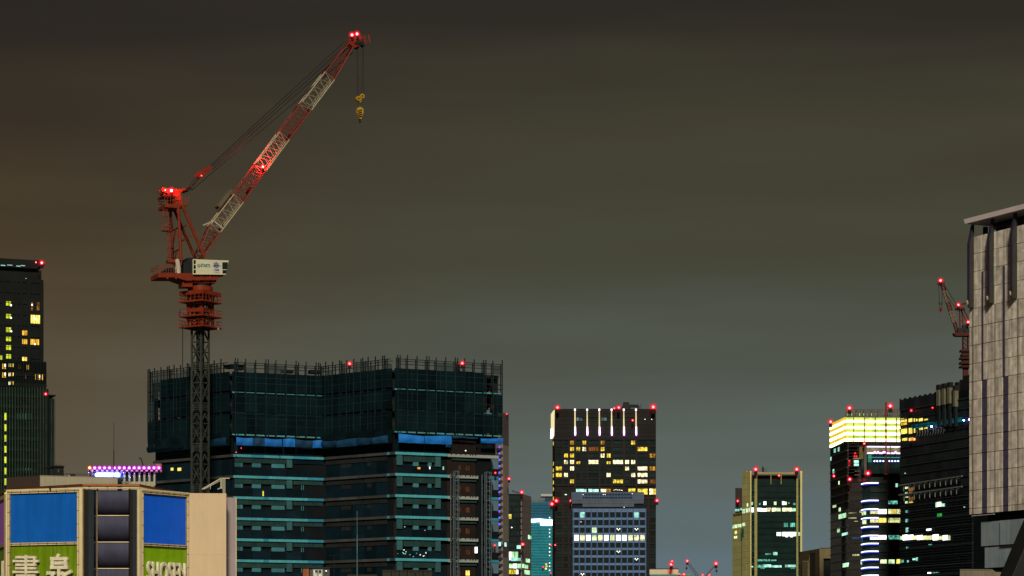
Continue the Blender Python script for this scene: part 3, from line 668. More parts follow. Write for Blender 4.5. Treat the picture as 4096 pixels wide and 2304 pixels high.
# boom
cpts = [(792, 1032), (855, 918), (948, 797), (1040, 671), (1131, 548), (1220, 429), (1312, 308), (1408, 172)]
hh = [.45, .98, .98, .98, .98, .98, .98, .42]; ww_ = [1.35, 1.0, .95, .95, .95, .95, .95, .55]
cols = [red_d, white_m, red_d, white_m, red_d, white_m, red_d]; bays = [5, 4, 4, 4, 4, 4, 5]
for i in range(7):
    b = MB(); a = T(*cpts[i]); c = T(*cpts[i + 1])
    lattice(b, tf, [(a[0], a[1], hh[i]), (c[0], c[1], hh[i + 1])], (ww_[i], ww_[i + 1]), .10, .042, bays[i])
    s = b.build('boom_section', cols[i], cr)
    s['label'] = ('white' if cols[i] is white_m else 'red') + ' lattice section of the boom'
    # walkway inside the boom
    b = MB(); ax = (Vector(c) - Vector(a)).normalized(); pr = Vector((-ax.y, ax.x))
    for e in (-.05, -.35):
        pa, pc = Vector(a) - pr * (hh[i] * .45) + pr * e, Vector(c) - pr * (hh[i + 1] * .45) + pr * e
        b.bar(tf.pt(pa.x, pa.y, .1), tf.pt(pc.x, pc.y, .1), .26 if e > -.1 else .05, .04)
    b.build('boom_walkway', cols[i], s)
def along(t, off, d):   # point on the boom line: t in 0..1 over the straight part, off perpendicular (m)
    a, c = Vector(T(855, 918)), Vector(T(1312, 308)); v = c - a; n = Vector((-v.y, v.x)).normalized()
    q = a + v * t + n * off; return tf.pt(q.x, q.y, d)
b = MB()
q0, q1 = along(.10, 1.35, -1.1), along(.21, 1.35, -1.1); q2, q3 = along(.21, 1.35, .6), along(.10, 1.35, .6)
up = (along(.1, 2.2, 0) - along(.1, 1.35, 0)).normalized() * .5
b.hexa([q0, q1, q2, q3, q0 + up, q1 + up, q2 + up, q3 + up]); b.build('boom_winch_box', M('winch_olive', (.10, .095, .06)), cr)
b = MB(); b.bar(along(.025, 1.0, .9), along(.025, -1.0, .9), .2, .25); b.bar(along(.025, 1.0, .9), along(-.03, 1.9, .9), .25, .2); b.build('boom_bracket', white_m, cr)
for t, off in ((.02, -.6), (.26, -.5), (.40, -.55), (.61, -.5), (.80, -.5)):
    b = MB(); c0, c1 = along(t, off - .25, -.5), along(t + .015, off - .25, .5); b.bar(c0, along(t + .03, off - .25, -.5), .8, .3); b.build('boom_fitting', black, cr)
# boom tip: head plates, platform, sheaves
poly('boom_head', red_d, [(1388, 176), (1412, 196), (1440, 182), (1446, 160), (1412, 152), (1396, 158)][::-1], -.7, .7)
poly('boom_head', black, [(1410, 178), (1440, 184), (1452, 192), (1448, 176), (1440, 164), (1420, 166)][::-1], .7, .85)
b = MB()
for dd in (-.9, .9):
    for y in (144, 157): b.bar(tf.p(1436, y + 3, dd), tf.p(1468, y - 1, dd), .07)
    for x in (1437, 1452, 1468): b.bar(tf.p(x, 172, dd), tf.p(x, 145, dd), .07)
    b.bar(tf.p(1430, 172, dd), tf.p(1472, 168, dd), .10)
b.bar(tf.p(1468, 143, .9), tf.p(1474, 178, .9), .10); b.build('tip_platform', red_d, cr)
for x, y in ((1445, 166), (1451, 181), (1428, 190)):
    b = MB(); b.tube(tf.p(x, y, -.5), tf.p(x, y, .5), .25, 14); b.build('sheave', black, cr, True)
# pendants, luffing block and hoist ropes
b = MB(); pts = [(783, 709), (800, 713), (842, 681), (847, 669), (838, 664), (786, 690)]
b.extr(tf, [T(x, y) for x, y in pts[::-1]][::1], -.55, .55); b.build('luffing_block', red_d, cr)
for (xa, ya, xb, yb, r, ds) in ((757, 752, 790, 700, .045, (-.9, -.5, .5, .9)), (764, 752, 800, 708, .05, (-.7, 0, .7)), (842, 662, 1390, 155, .075, (-.4, -.2)), (844, 670, 1396, 168, .08, (-.1, .1)), (846, 679, 1402, 182, .08, (.4, .6)), (764, 762, 1410, 210, .07, (.3,))):
    for d in ds:
        b = MB(); b.tube(tf.p(xa, ya, d), tf.p(xb, yb, d * .6), r, 5); b.build('pendant_rope', cable_m, cr)
for (xa, ya, xb, yb) in ((1425, 195, 1425, 392), (1428, 195, 1431, 392), (1449, 186, 1443, 382), (1450, 186, 1451, 382), (1428, 400, 1430, 432), (1445, 395, 1444, 432), (1431, 300, 1431, 372)):
    b = MB(); b.tube(tf.p(xa, ya, .3), tf.p(xb, yb, .3), .035, 5); b.build('hoist_rope', cable_m, cr)
for x, y, r in ((1430, 396, .40), (1446, 386, .38)):
    b = MB(); b.tube(tf.p(x, y, -.1), tf.p(x, y, .5), r, 18); o = b.build('pulley', yellow_m, cr, True)
    b = MB(); b.tube(tf.p(x, y, .5), tf.p(x, y, .56), r * .35, 12); b.build('hub', black, o)
poly('pulley_link', yellow_m, [(1428, 407), (1441, 412), (1446, 394), (1436, 392)][::-1], .05, .35)
hb = poly('hook_block', yellow_m, [(1424, 452), (1432, 478), (1441, 478), (1450, 452), (1449, 438), (1440, 430), (1430, 431), (1425, 438)][::-1], -.05, .55)
for i in range(4): poly('stripe', black, [(1425 + i, 446 + i * 8), (1443 + i * .3, 440 + i * 8), (1443 + i * .3, 445 + i * 8), (1425.5 + i * 1.6, 451 + i * 8)][::-1], .55, .58, hb)
b = MB(); b.tube(tf.p(1437, 478, .25), tf.p(1437, 488, .25), .14, 8); hk = [tf.p(1437 + 3.5 * math.cos(t), 488 - 3.5 * math.sin(t), .25) for t in [math.pi * (.5 - i / 6) for i in range(9)]]
b.path(hk, .09, 6); b.build('hook', black, hb)
# warning lamps of the crane, real lights
for x, y, d, r, pw, wt_ in ((1403, 143, .6, .42, 110, 250), (1423, 139, .6, .42, 110, 250), (1049, 668, .2, .36, 160, 2600), (676, 768, 1.35, .46, 160, 2600), (652, 766, 1.3, .22, 120, 900)):
    beacon(cr, tf.p(x, y, d), r, 'red', pw, halo=1.6, watt=wt_)
beacon(cr, tf.p(801, 706, .7), .14, 'red', 60, halo=.6)
# ================================================================== left residential tower
tw_m = M('tower_cladding', (.011, .0135, .013), rough=.6, var=.25, scale=.12, spec=.06)
tw_fin = M('tower_fin', (.028, .060, .036), rough=.5, var=.35, scale=.4)
tw_gl = M('tower_glass_green', (.008, .016, .014), rough=.3, spec=.1, var=.4, scale=.2, obj=.5)
win_yg = E('window_yellow_green', (.85, .95, .06), .80, .35, .5)
win_am = E('window_amber', (1.0, .55, .05), 1.0, .55, .5, xs=2.0)
win_br = E('window_brown', (1.0, .34, .08), .22, .8, .7, xs=2)
lt = thing('residential_tower', 'dark stepped apartment tower with yellow windows at the left edge', 'building', (wx(60, 800), 800, 0))
L1 = [P2(-140, 781), P2(174, 790)]
fU = Face(*L1)
ztop = fU.Z(174, 1119)
b = MB(); b.prism(footprint([fU.pt(0, 0, -.35).xy, fU.pt(fU.L, 0, -.35).xy], 22, 0), 0, ztop); b.build('upper_body', tw_m, lt)
fS = Face(fU.A, fU.pt(fU.U(168), 0).xy)
b = MB(); b.prism(footprint([fS.pt(0, 0, -1).xy, fS.pt(fS.L, 0, -1).xy], 16, 0), ztop, fU.Z(168, 1080)); b.build('attic', tw_m, lt)
b = MB(); zc = [fU.Z(150, 1076), fU.Z(150, 1068), fU.Z(150, 1058), fU.Z(150, 1042)]
ext = [fU.U(150), fU.U(152), fU.U(181), fU.U(158)]
for (z0, z1, e0, e1) in ((zc[0], zc[1], ext[0], ext[1]), (zc[1], zc[2], ext[1], ext[2]), (zc[2], zc[3], ext[2], ext[3])):
    A = [fU.pt(-1, z0, .4), fU.pt(e0, z0, .4), fU.pt(e0, z0, -14), fU.pt(-1, z0, -14)]; B_ = [fU.pt(-1, z1, .4), fU.pt(e1, z1, .4), fU.pt(e1, z1, -14), fU.pt(-1, z1, -14)]
    b.hexa([*A, *B_])
b.build('crown', tw_m, lt)
for x0, x1, y0 in ((2, 20, 1061), (28, 48, 1060), (64, 80, 1064), (82, 99, 1062)): px('strip_lamp', win_cy, lt, fU, x0, y0, x1, y0 + 2.4, .4, .5)
px('strip_lamp', win_cy, lt, fU, 101, 1113, 107, 1115, 0, .1)
bpx(lt, 167, 1051, 787, 10, power=60); bpx(lt, 144, 1049, 785, 4, power=80)
# cladding: floor bands and piers in front of the glass line
zl = ztop; j = 0
while zl > fU.Z(100, 1462):
    pb('floor_band', tw_m, lt, fU, -.2, fU.L, zl - 1.15, zl - .06, -.36, -.10); zl -= 3.42; j += 1
for x in (-20, 14, 48, 66, 86, 113, 119, 163, 170): pb('pier', tw_m, lt, fU, fU.U(x) - .35, fU.U(x) + .35, fU.Z(100, 1460), ztop - 1, -.36, -.05)
def panes(parent, f, m, x0, y0, x1, y1, n=2, d0=-.3, d1=-.18, frame=tw_m, gap=.16, split=None):
    u0, u1, z0, z1 = f.rect(x0, y0, x1, y1); wdt = (u1 - u0) / n
    for i in range(n):
        ua, ub = u0 + i * wdt + gap / 2, u0 + (i + 1) * wdt - gap / 2
        if split: 
            zs = z1 - (z1 - z0) * split; pb('window', m, parent, f, ua, ub, z0, zs - gap / 2, d0, d1); pb('window', m, parent, f, ua, ub, zs + gap / 2, z1, d0, d1)
        else: pb('window', m, parent, f, ua, ub, z0, z1, d0, d1)
for y0, y1 in ((1205, 1222), (1256, 1273), (1310, 1328), (1347, 1364), (1381, 1399), (1417, 1434)): panes(lt, fU, win_yg, 24, y0, 45, y1, 2, d1=-.04, split=.3)
for a in ((0, 1422, 10, 1438, 1, win_yg), (88, 1428, 109, 1443, 2, win_ye), (122, 1260, 161, 1294, 4, win_ye), (88, 1322, 110, 1341, 2, win_am), (88, 1357, 110, 1376, 3, win_am), (121, 1357, 157, 1379, 5, win_am)):
    panes(lt, fU, a[5], *a[:4], a[4], d1=-.04)
for x in (125, 128, 148, 154): px('window', win_br, lt, fU, x, 1209, x + 3.4, 1241, -.3, -.04)
bw = lamp_mat('room_lamp', (1, .95, .7), 3.0)
for x, y in ((126, 1216), (134, 1268), (139, 1273), (147, 1277), (137, 1373), (42, 1218), (42, 1268), (43, 1322)): px('room_lamp', bw, lt, fU, x, y, x + 5, y + 6, -.2, -.03)
# lower, wider volume with fins
W0 = Face(P2(-145, 772), P2(187, 781.5)); zw = W0.Z(187, 1447)
b = MB(); b.prism(footprint([W0.pt(0, 0, -.4).xy, W0.pt(W0.L, 0, -.4).xy], 20, 0), 0, zw); b.build('lower_body', tw_gl, lt)
b = MB(); zs = W0.Z(187, 1555); b.prism(footprint([W0.pt(W0.L - 3, 0, -.3).xy, W0.pt(W0.U(195), 0, -.3).xy], 14, 0), 0, zs); b.build('side_body', tw_m, lt)
W2 = Face(W0.pt(W0.U(195), 0, -1.5).xy, W0.pt(W0.U(220), 0, -1.5).xy)
b = MB(); b.prism(footprint([W2.A, W2.B], 12, 0), 0, W0.Z(200, 1591)); b.build('stair_wing', tw_gl, lt)
b = MB(); b.fbox(W2, -.4, W2.U(222), W0.Z(200, 1582), W0.Z(200, 1577), -8, .5); b.fbox(W2, .2, W2.L - .6, W0.Z(200, 1591), W0.Z(200, 1582), -6, -.4); b.build('roof_canopy', tw_m, lt)
for x in (206, 219): pb('fin', tw_fin, lt, W2, W2.U(x) - .09, W2.U(x) + .09, 0, W0.Z(200, 1594), 0, .3)
x = 4.5
while x < 192:
    top = 1452 if x < 66 or True else 1548
    hi = x < 62 or x > 63
    pb('fin', tw_fin, lt, W0, W0.U(x) - .10, W0.U(x) + .10, 0, W0.Z(x, 1548), -.4, .35)
    pb('fin', tw_m, lt, W0, W0.U(x) - .10, W0.U(x) + .10, W0.Z(x, 1548), zw - .3, -.4, .35)
    x += 11.2
for i in range(19):
    zz = W0.Z(100, 1490 + i * 43)
    if zz > 20: pb('floor_band', tw_m, lt, W0, 0, W0.L, zz - 1.1, zz, -.4, -.12)
for a in ((7, 1455, 26, 1475, 2, win_am), (33, 1454, 57, 1467, 2, win_ye), (7, 1490, 26, 1510, 2, win_am), (33, 1490, 57, 1503, 2, win_ye), (33, 1525, 57, 1538, 2, win_ye), (70, 1459, 86, 1474, 2, win_br), (103, 1460, 120, 1478, 2, win_am), (101, 1498, 105, 1515, 1, win_br), (136, 1497, 176, 1519, 4, win_am)):
    panes(lt, W0, a[5], *a[:4], a[4], d0=-.3, d1=-.05, gap=.45)
for x, y in ((20, 1460), (20, 1495), (160, 1505), (38, 1498), (38, 1533)): px('room_lamp', bw, lt, W0, x - 2.5, y - 4, x + 3, y + 6, -.2, -.04)
for y0, y1 in ((1652, 1680), (1697, 1724), (1740, 1766), (1784, 1810), (1827, 1852), (1871, 1897), (1914, 1940), (1958, 1984), (2002, 2028)): px('stair_window', win_yg, lt, W0, 17, y0, 25.5, y1, -.3, -.03)
dimg = M('dim_green_pane', (.03, .09, .06), rough=.3, var=.4, obj=.5)
for y0, y1 in ((1654, 1678), (1872, 1882)):
    for x in range(67, 128, 11): px('window', dimg, lt, W0, x + 1, y0, x + 8, y1, -.3, -.05)
bpx(lt, 183, 1576, 770, 7, power=40)

# ================================================================== low cream building and dark roof block behind the bookshop
cream_b = M('cream_parapet', (.40, .36, .25), var=.08, scale=.3, streak=.08); brown_b = M('brown_parapet', (.055, .036, .028), var=.15, scale=.4)
lb = thing('low_building', 'low cream parapet of a flat building behind the bookshop sign tower', 'building', (wx(240, 305), 305, 0))
c0, c1, c2 = P2(27, 303), P2(160, 300), P2(470, 303.2)
fl, fr = Face(c0, c1), Face(c1, c2); zp = fr.Z(160, 1903)
b = MB(); b.prism(footprint([c0, c1, c2], 12, 0), 0, zp - 1.4); b.build('body', brown_b, lb)
pb('parapet', brown_b, lb, fl, 0, fl.L, zp - 1.6, zp, -.3, .02); pb('parapet', cream_b, lb, fr, 0, fr.L, zp - 1.6, zp, -.3, .03)
pb('coping', cream_b, lb, fr, 0, fr.L, zp, zp + .05, -.35, .08)
b = MB(); b.bar(fr.p(252, 1893, -.1), fr.p(360, 1897, -.1), .03); b.bar(fr.p(252, 1897, -.1), fr.p(360, 1901, -.1), .03)
for x in range(256, 361, 13): b.bar(fr.p(x, 1904, -.1), fr.p(x, 1893 + (x - 252) * .037, -.1), .03)
b.build('roof_rail', black, lb)
px('vent_box', black, lb, fr, 285, 1896, 304, 1903, -.6, -.3); beacon(lb, fr.p(278, 1903, -.3), .05, 'orange', 8, halo=.4)
rb = thing('rooftop_block', 'small dark rooftop block with two thin aerials beside the apartment tower', 'building', (wx(235, 520), 520, 0))
f = Face(P2(216, 520), P2(255, 521)); b = MB(); b.prism(footprint([f.A, f.B], 8, 0), 0, f.Z(235, 1866)); b.build('wall', black, rb)
px('coping', dark_metal, rb, f, 214, 1862, 256, 1867, -6, .3)
for x, y in ((233, 1852), (246, 1853)):
    b = MB(); b.tube(f.p(x + 2, 1864, -1), f.p(x, y, -1), .05, 5); b.build('aerial', black, rb)
px('louver', M('louver_tan', (.10, .09, .06)), rb, f, 231, 1876, 236, 1890, 0, .1); px('louver', dark_metal, rb, f, 240, 1876, 254, 1884, 0, .1)

# ================================================================== building with the row of magenta lamps
lamp_b = thing('lamp_lined_building', 'low building with a row of magenta lamps along its roof edge above pale columns', 'building', (wx(500, 342), 342, 0))
fm = Face(P2(352, 342), P2(648, 342)); ivory = M('ivory_column', (.42, .42, .34), var=.1); beige_w = M('beige_wall', (.42, .38, .24), var=.1, scale=.6)
b = MB(); b.prism(footprint([fm.pt(0, 0, -.8).xy, fm.pt(fm.U(620), 0, -.8).xy], 8, 0), 0, fm.Z(500, 1886)); b.build('body', glass_teal, lamp_b)
px('fascia', ivory, lamp_b, fm, 352, 1879, 646, 1886, -.9, -.1)
px('plinth', beige_w, lamp_b, fm, 488, 1926, 618, 1985, -.8, -.2)
x = 497.5
while x < 620: px('column', ivory, lamp_b, fm, x - 3.6, 1886, x + 3.6, 1943, -.8, 0); x += 20
px('end_block', M('end_tan', (.22, .13, .075)), lamp_b, fm, 621, 1854, 645, 1890, -2, -.2); px('end_block', M('end_tan2', (.20, .17, .14)), lamp_b, fm, 352, 1878, 372, 1902, -1.0, -.3)
px('vent_box', black, lamp_b, fm, 483, 1859, 514, 1868, -3, -2)
for i in range(15):
    bpx(lamp_b, 359 + i * 19.75, 1871.5, 341.6, 10.8, 'orange' if i == 0 else 'magenta', 14 if i else 20, halo=1.9, core=.40, name='roof_lamp')
lb2 = thing('light_bar', 'long blue-white light bar on a steel bracket below the magenta lamps', 'lamp', fm.pt(fm.U(436), fm.Z(436, 1930), 1.0))
b = MB(); b.tube(fm.p(393, 1902, 1.2), fm.p(479, 1902, 1.2), .27, 14); b.sphere(fm.p(393, 1902, 1.2), .27); b.sphere(fm.p(479, 1902, 1.2), .27)
b.build('tube', lamp_mat('bar_core', (.62, .66, 1.0), 3.2), lb2, True)
b = MB(); b.tube(fm.p(391, 1902, 1.2), fm.p(481, 1902, 1.2), .40, 16); b.sphere(fm.p(391, 1902, 1.2), .40); b.sphere(fm.p(481, 1902, 1.2), .40)
b.build('bar_halo', glow_mat('bar_glow', (.08, .14, 1.0), 1.3), lb2, True)  # blue halo round the tube, imitated by an emissive volume
b = MB(); b.bar(fm.p(360, 1914, .8), fm.p(520, 1914, .8), .10)
for x in (405, 436, 468):
    b.bar(fm.p(x, 1914, .8), fm.p(x - 5, 1945, .8), .07); b.bar(fm.p(x, 1914, .8), fm.p(x + 8, 1945, .4), .07); b.bar(fm.p(x, 1914, .8), fm.p(x, 1904, 1.1), .07)
b.build('bracket', black, lb2)
ap = MB(); ap.tube(P3(455.5, 1985, 338), P3(455.5, 1800, 338), .065, 8); ap.tube(P3(455.5, 1800, 338), P3(455.5, 1688, 338), .03, 6)
tag(ap.build('lightning_rod', black), 'thin black lightning rod standing in front of the magenta lamps', 'rod')
jl = MB(); jl.tube(P3(573, 1862, 345), P3(564, 1834, 345), .09, 6); jl.tube(P3(564, 1834, 345), P3(556, 1832, 345), .11, 6); jl.bar(P3(575, 1862, 345), P3(578, 1858, 345), .05)
tag(jl.build('camera_arm', black), 'small bent dark arm rising above the magenta lamps', 'arm')

# ================================================================== bookshop tower with sign panels
s_cream = M('sign_cream', (.84, .70, .40), rough=.5, var=.10, scale=.8, streak=.10)
s_frame = M('sign_frame_brown', (.34, .25, .13), rough=.6, var=.35, scale=2.2)
s_wall = M('cream_ribbed_wall', (.72, .55, .34), rough=.6, var=.05, scale=.4, streak=.05)
s_lav = M('lavender_wall', (.46, .38, .38), rough=.7, var=.07, scale=.4, streak=.10)
s_blue = M('panel_blue', (.004, .125, .54), rough=.45, var=.10, scale=.7, streak=.12, spec=.3)
s_blue2 = M('panel_blue_lit', (.004, .15, .98), rough=.45, var=.10, scale=.7, streak=.12, spec=.3)  # brighter copy for the right face, the light on it put into the colour
s_green2 = M('panel_green_lit', (.27, .52, .005), rough=.5, var=.12, scale=.8, streak=.2)  # right-face green, raised in colour for the stronger light there
s_green = M('panel_green', (.17, .29, .006), rough=.5, var=.12, scale=.8, streak=.35)
s_purp = M('panel_purple', (.42, .14, .55), rough=.5, var=.1, scale=.7)
s_grey = M('panel_grey_blue', (.075, .075, .125), rough=.5, var=.15, scale=.8, streak=.15)
chrome = M('polished_steel', (.20, .19, .18), rough=.08, var=.05, metal=1.0)
letter = M('letter_cream', (.84, .76, .52), rough=.6, var=.30, scale=3.5); copper = M('copper_trim', (.28, .10, .04), rough=.3, metal=.8)
bt = thing('bookshop_tower', 'bookshop corner tower with blue and green sign panels, chrome columns and cream side wall', 'building', (wx(440, 260), 262, 0))
Y0 = 250.0
kL = [P2(26, Y0 * (H4 - 1953) / (H4 - 1962)), P2(322, Y0)]
kR = [P2(557, Y0), P2(756, Y0 * (H4 - 1955) / (H4 - 1972))]
pP = [P2(-60, 268), kL[0]]
fP, fL, fC, fR = Face(*pP), Face(*kL), Face(kL[1], kR[0]), Face(*kR)
fW = Face(kR[1], P2(905, kR[1].y + .4)); fV = Face(P2(905, 259.5), P2(945, 260.2))
zt = fL.Z(318, 1953)
b = MB(); fp = [pP[0], kL[0], kL[1], kR[0], kR[1], fW.B]
inn = [fP.pt(0, 0, -.3).xy, kL[0] + Vector((.25, .3)), kL[1] + Vector((0, 2.6)), kR[0] + Vector((0, 2.6)), kR[1] + Vector((0, .3)), fW.B + Vector((-.1, .3))]
b.prism(footprint(inn, 14, 0), 0, zt - .35); b.build('core', black, bt)
# plain walls
pb('side_wall', s_wall, bt, fW, .02, fW.L, 0, fW.Z(830, 1973), -.5, 0)
for i in range(26):
    u = .12 + i * (fW.L - .2) / 25.5; pb('wall_rib', s_wall, bt, fW, u, u + .05, 0, fW.Z(830, 1974), 0, .018)
pb('wall_joint', s_frame, bt, fW, .1, fW.L - .1, fW.Z(830, 2219.5), fW.Z(830, 2218.6), 0, .012)
b = MB(); b.prism(footprint([fV.A, fV.B], 9, 0), 0, fV.Z(925, 1990)); b.build('side_wall', s_lav, bt)
for y in (2054, 2182, 2230): px('wall_joint', s_cream, bt, fV, 905, y, 918, y + 1.4, 0, .03)
px('wall_trim', s_cream, bt, fV, 943, 1990, 945.5, 2400, -.1, .05)
b = MB(); b.path([fV.p(907, 1986, -1), fV.p(915, 1982, -1), fV.p(932, 1984, -1), fV.p(938, 1990, -1)], .12, 6); b.build('roof_duct', copper, bt)
# sign faces: pilasters, frames, panels
def sign(f, xa, xb, ya, yb, m_top, m_bot, pil_l, pil_r):
    """xa..xb panel, ya/yb top and bottom of the upper panel at its middle"""
    u0, u1 = f.U(xa), f.U(xb); xm = (xa + xb) / 2; z1, z0 = f.Z(xm, ya), f.Z(xm, yb)
    pb('sign_panel', m_top, bt, f, u0, u1, z0, z1, -.25, -.14)
    zg = z0 - .30
    pb('sign_panel', m_bot, bt, f, u0, u1, zg - 4.5, zg, -.25, -.14)
    fw = .30
    for (a, c, d, e) in ((u0 - fw, u1 + fw, z1, z1 + fw), (u0 - fw, u1 + fw, zg, z0)): 
        fr_ = pb('sign_frame', s_frame, bt, f, a, c, d, e, -.2, -.02)
        pb('lamp_rail', s_cream, fr_, f, a + .05, c - .05, (d + e) / 2 + .06, (d + e) / 2 + .12, -.02, .06)
        pb('lamp_rail', s_cream, fr_, f, a + .05, c - .05, (d + e) / 2 - .12, (d + e) / 2 - .06, -.02, .06)
        for i in range(8): uu = a + (c - a) * (i + .5) / 8; pb('rail_clip', black, fr_, f, uu - .02, uu + .02, d + .04, e - .04, .0, .07)
    for (a, c) in ((u0 - fw, u0), (u1, u1 + fw)):
        fr_ = pb('sign_frame', s_frame, bt, f, a, c, zg - 4.5, z1 - .002, -.2, -.025)
        for e in (.35, .65): pb('lamp_rail', s_cream, fr_, f, a + (c - a) * e - .03, a + (c - a) * e + .03, zg - 4.4, z1, -.02, .06)
        for i in range(6): zz = z1 - .5 - i * 1.35; pb('rail_clip', black, fr_, f, a + .03, c - .03, zz, zz + .04, 0, .07)
    pb('sign_cap', s_cream, bt, f, u0 - fw - .02, u1 + fw + .02, z1 + fw, z1 + fw + .16, -.25, .10)
    for a, c in (pil_l, pil_r):
        if a is not None: pb('pilaster', s_cream, bt, f, f.U(a), f.U(c), 0, z1 + fw + .14, -.25, .06)
    return zg
zgL = sign(fL, 40, 307, 1973, 2169, s_blue, s_green, (25, 30), (318, 330))
zgR = sign(fR, 575, 747, 1981, 2176, s_blue2, s_green2, (556, 566), (None, None))
pb('pilaster', s_cream, bt, fR, fR.U(753), fR.L, 0, zt - .45, -.25, .04)
# narrow face turned away at the left edge
u1 = fP.L - .2
pb('sign_panel', s_purp, bt, fP, .5, u1 - 1.2, zgL + .3, zt - .75, -.25, -.14); pb('sign_panel', s_green, bt, fP, .5, u1 - 1.2, zgL - 4.5, zgL, -.25, -.14)
pb('sign_frame', s_frame, bt, fP, .2, u1, zgL, zgL + .3, -.2, 0); pb('sign_frame', s_frame, bt, fP, .2, u1, zt - .75, zt - .35, -.2, 0); pb('pilaster', s_cream, bt, fP, u1 - 1.2, u1, 0, zt - .3, -.25, .05)
for i in range(3): pb('sign_letter', letter, bt, fP, u1 - 3.2 + i * .7, u1 - 2.9 + i * .7, zgL - 3.6, zgL - 1.4, -.14, .05)
# letters on the green panels
def stroke(name, f, parent, pts, w_, d0=-.02, d1=.28):
    b = MB()
    for (xa, ya, xb, yb) in pts:
        (ua, za), (ub, zb_) = f.UZ(xa, ya), f.UZ(xb, yb); v = Vector((ub - ua, zb_ - za)).normalized(); n = Vector((-v.y, v.x)) * (w_ / 2)
        b.extr(f, [(ua + n.x, za + n.y), (ua - n.x, za - n.y), (ub - n.x, zb_ - n.y), (ub + n.x, zb_ + n.y)], d0, d1)
        d1 += .004
    return b.build(name, letter, parent)
K = lambda x: 500 / 1438 * x; Ky = lambda y: 1800 + 504 / 1449 * y
def kz(L): return [(K(a), Ky(b_), K(c), Ky(d)) for a, b_, c, d in L]
stroke('sign_character', fL, bt, kz([(192, 1234, 428, 1234), (162, 1278, 458, 1278), (192, 1320, 425, 1320), (192, 1360, 425, 1360), (162, 1403, 456, 1403), (312, 1208, 312, 1425), (410, 1222, 410, 1335), (200, 1445, 418, 1445), (200, 1490, 418, 1490), (200, 1535, 418, 1535), (215, 1434, 215, 1546), (403, 1434, 403, 1546)]), .24)
stroke('sign_character', fL, bt, kz([(690, 1200, 668, 1245), (592, 1250, 790, 1250), (615, 1232, 615, 1370), (768, 1232, 768, 1370), (615, 1300, 768, 1300), (592, 1350, 790, 1350), (692, 1350, 692, 1540), (552, 1415, 650, 1415), (640, 1410, 570, 1520), (835, 1395, 755, 1432), (720, 1410, 830, 1530)]), .34)
u0, u1 = fR.U(583), fR.U(741)
o = text('SHOSEN', fR, (u0 + u1) / 2, fR.Z(660, 2330), .12, 2.95, letter, bt, 'sign_lettering', wscale=(u1 - u0) / 11.1, ext=.14, bold=.035)
# centre bay: chrome columns with panels between them, shaped to curve inward so their lower ends darken
for xc, rr in ((358, 27), (534, 20)):
    r = rr * Y0 / F4
    for za, zb_ in ((0, zt - 5.0), (zt - 4.97, zt - .15)):
        b = MB(); c = P2(xc, Y0 + .35); b.tube(Vector((c.x, c.y, za)), Vector((c.x, c.y, zb_)), r, 40); b.build('chrome_column', chrome, bt, True)
for a, c in ((331, 335), (384, 387), (513, 517), (553, 556)): px('bay_post', s_frame, bt, fC, a, 1952, c, 2700, -.9, -.35)
pw0, pw1 = fC.U(388), fC.U(513)
for (ya, yb) in ((1960, 2058), (2064, 2164), (2169, 2270), (2275, 2376), (2381, 2480)):
    z1, z0 = fC.Z(450, ya), fC.Z(450, yb); b = MB(); n = 10; vs = []
    for i in range(n + 1):
        t = i / n; ang = max(0, t - .25) / .75 * 1.35
        zz = z1 - (z1 - z0) * t; dd = -.35 - 1.35 * (max(0, t - .25) / .75) ** 2.2
        vs += [fC.pt(pw0, zz, dd), fC.pt(pw1, zz, dd)]
    b.add(vs, [(2 * i, 2 * i + 2, 2 * i + 3, 2 * i + 1) for i in range(n)]); b.build('bay_panel', s_grey, bt, True)
    pb('bay_transom', s_cream, bt, fC, pw0, pw1, z0 - .13, z0 - .05, -.5, -.25)
px('bay_transom', s_cream, bt, fC, 330, 1950, 557, 1954, -.5, .02)
# dark roof rail that follows the parapet
b = MB(); rail = [fP.pt(fP.L - 6, zt + .1, -.2), fL.pt(0, zt + .12, -.35), fL.pt(fL.L, zt + .32, -.4), fC.pt(fC.L, zt + .30, -.4), fR.pt(fR.L * .55, zt + .0, -.3), fR.pt(fR.L, zt - .12, -.5), fW.pt(fW.L - .2, zt - .25, -.7)]
b.path(rail, .14, 8); b.build('roof_rail', copper, bt, True)
b = MB()
for x in (200, 260, 358, 430): b.bar(P3(x, 1957, Y0 + 1), P3(x, 1944, Y0 + 1), .18)
b.build('rail_foot', black, bt)
b = MB(); YF = 257.5
for (xa, ya, xb, yb, t) in ((808, 1957, 883, 1914, .10), (815, 1957, 886, 1920, .06), (880, 1913, 919, 1913, .09), (884, 1912, 884, 1955, .09), (888, 1912, 888, 1955, .06), (893, 1914, 893, 1974, .08), (899.5, 1914, 899.5, 1974, .08), (842, 1938, 842, 1956, .05), (870, 1957, 887, 1949, .07)): b.bar(P3(xa, ya, YF), P3(xb, yb, YF), t)
b.build('roof_frame', M('frame_ivory', (.60, .55, .38), var=.1), bt)
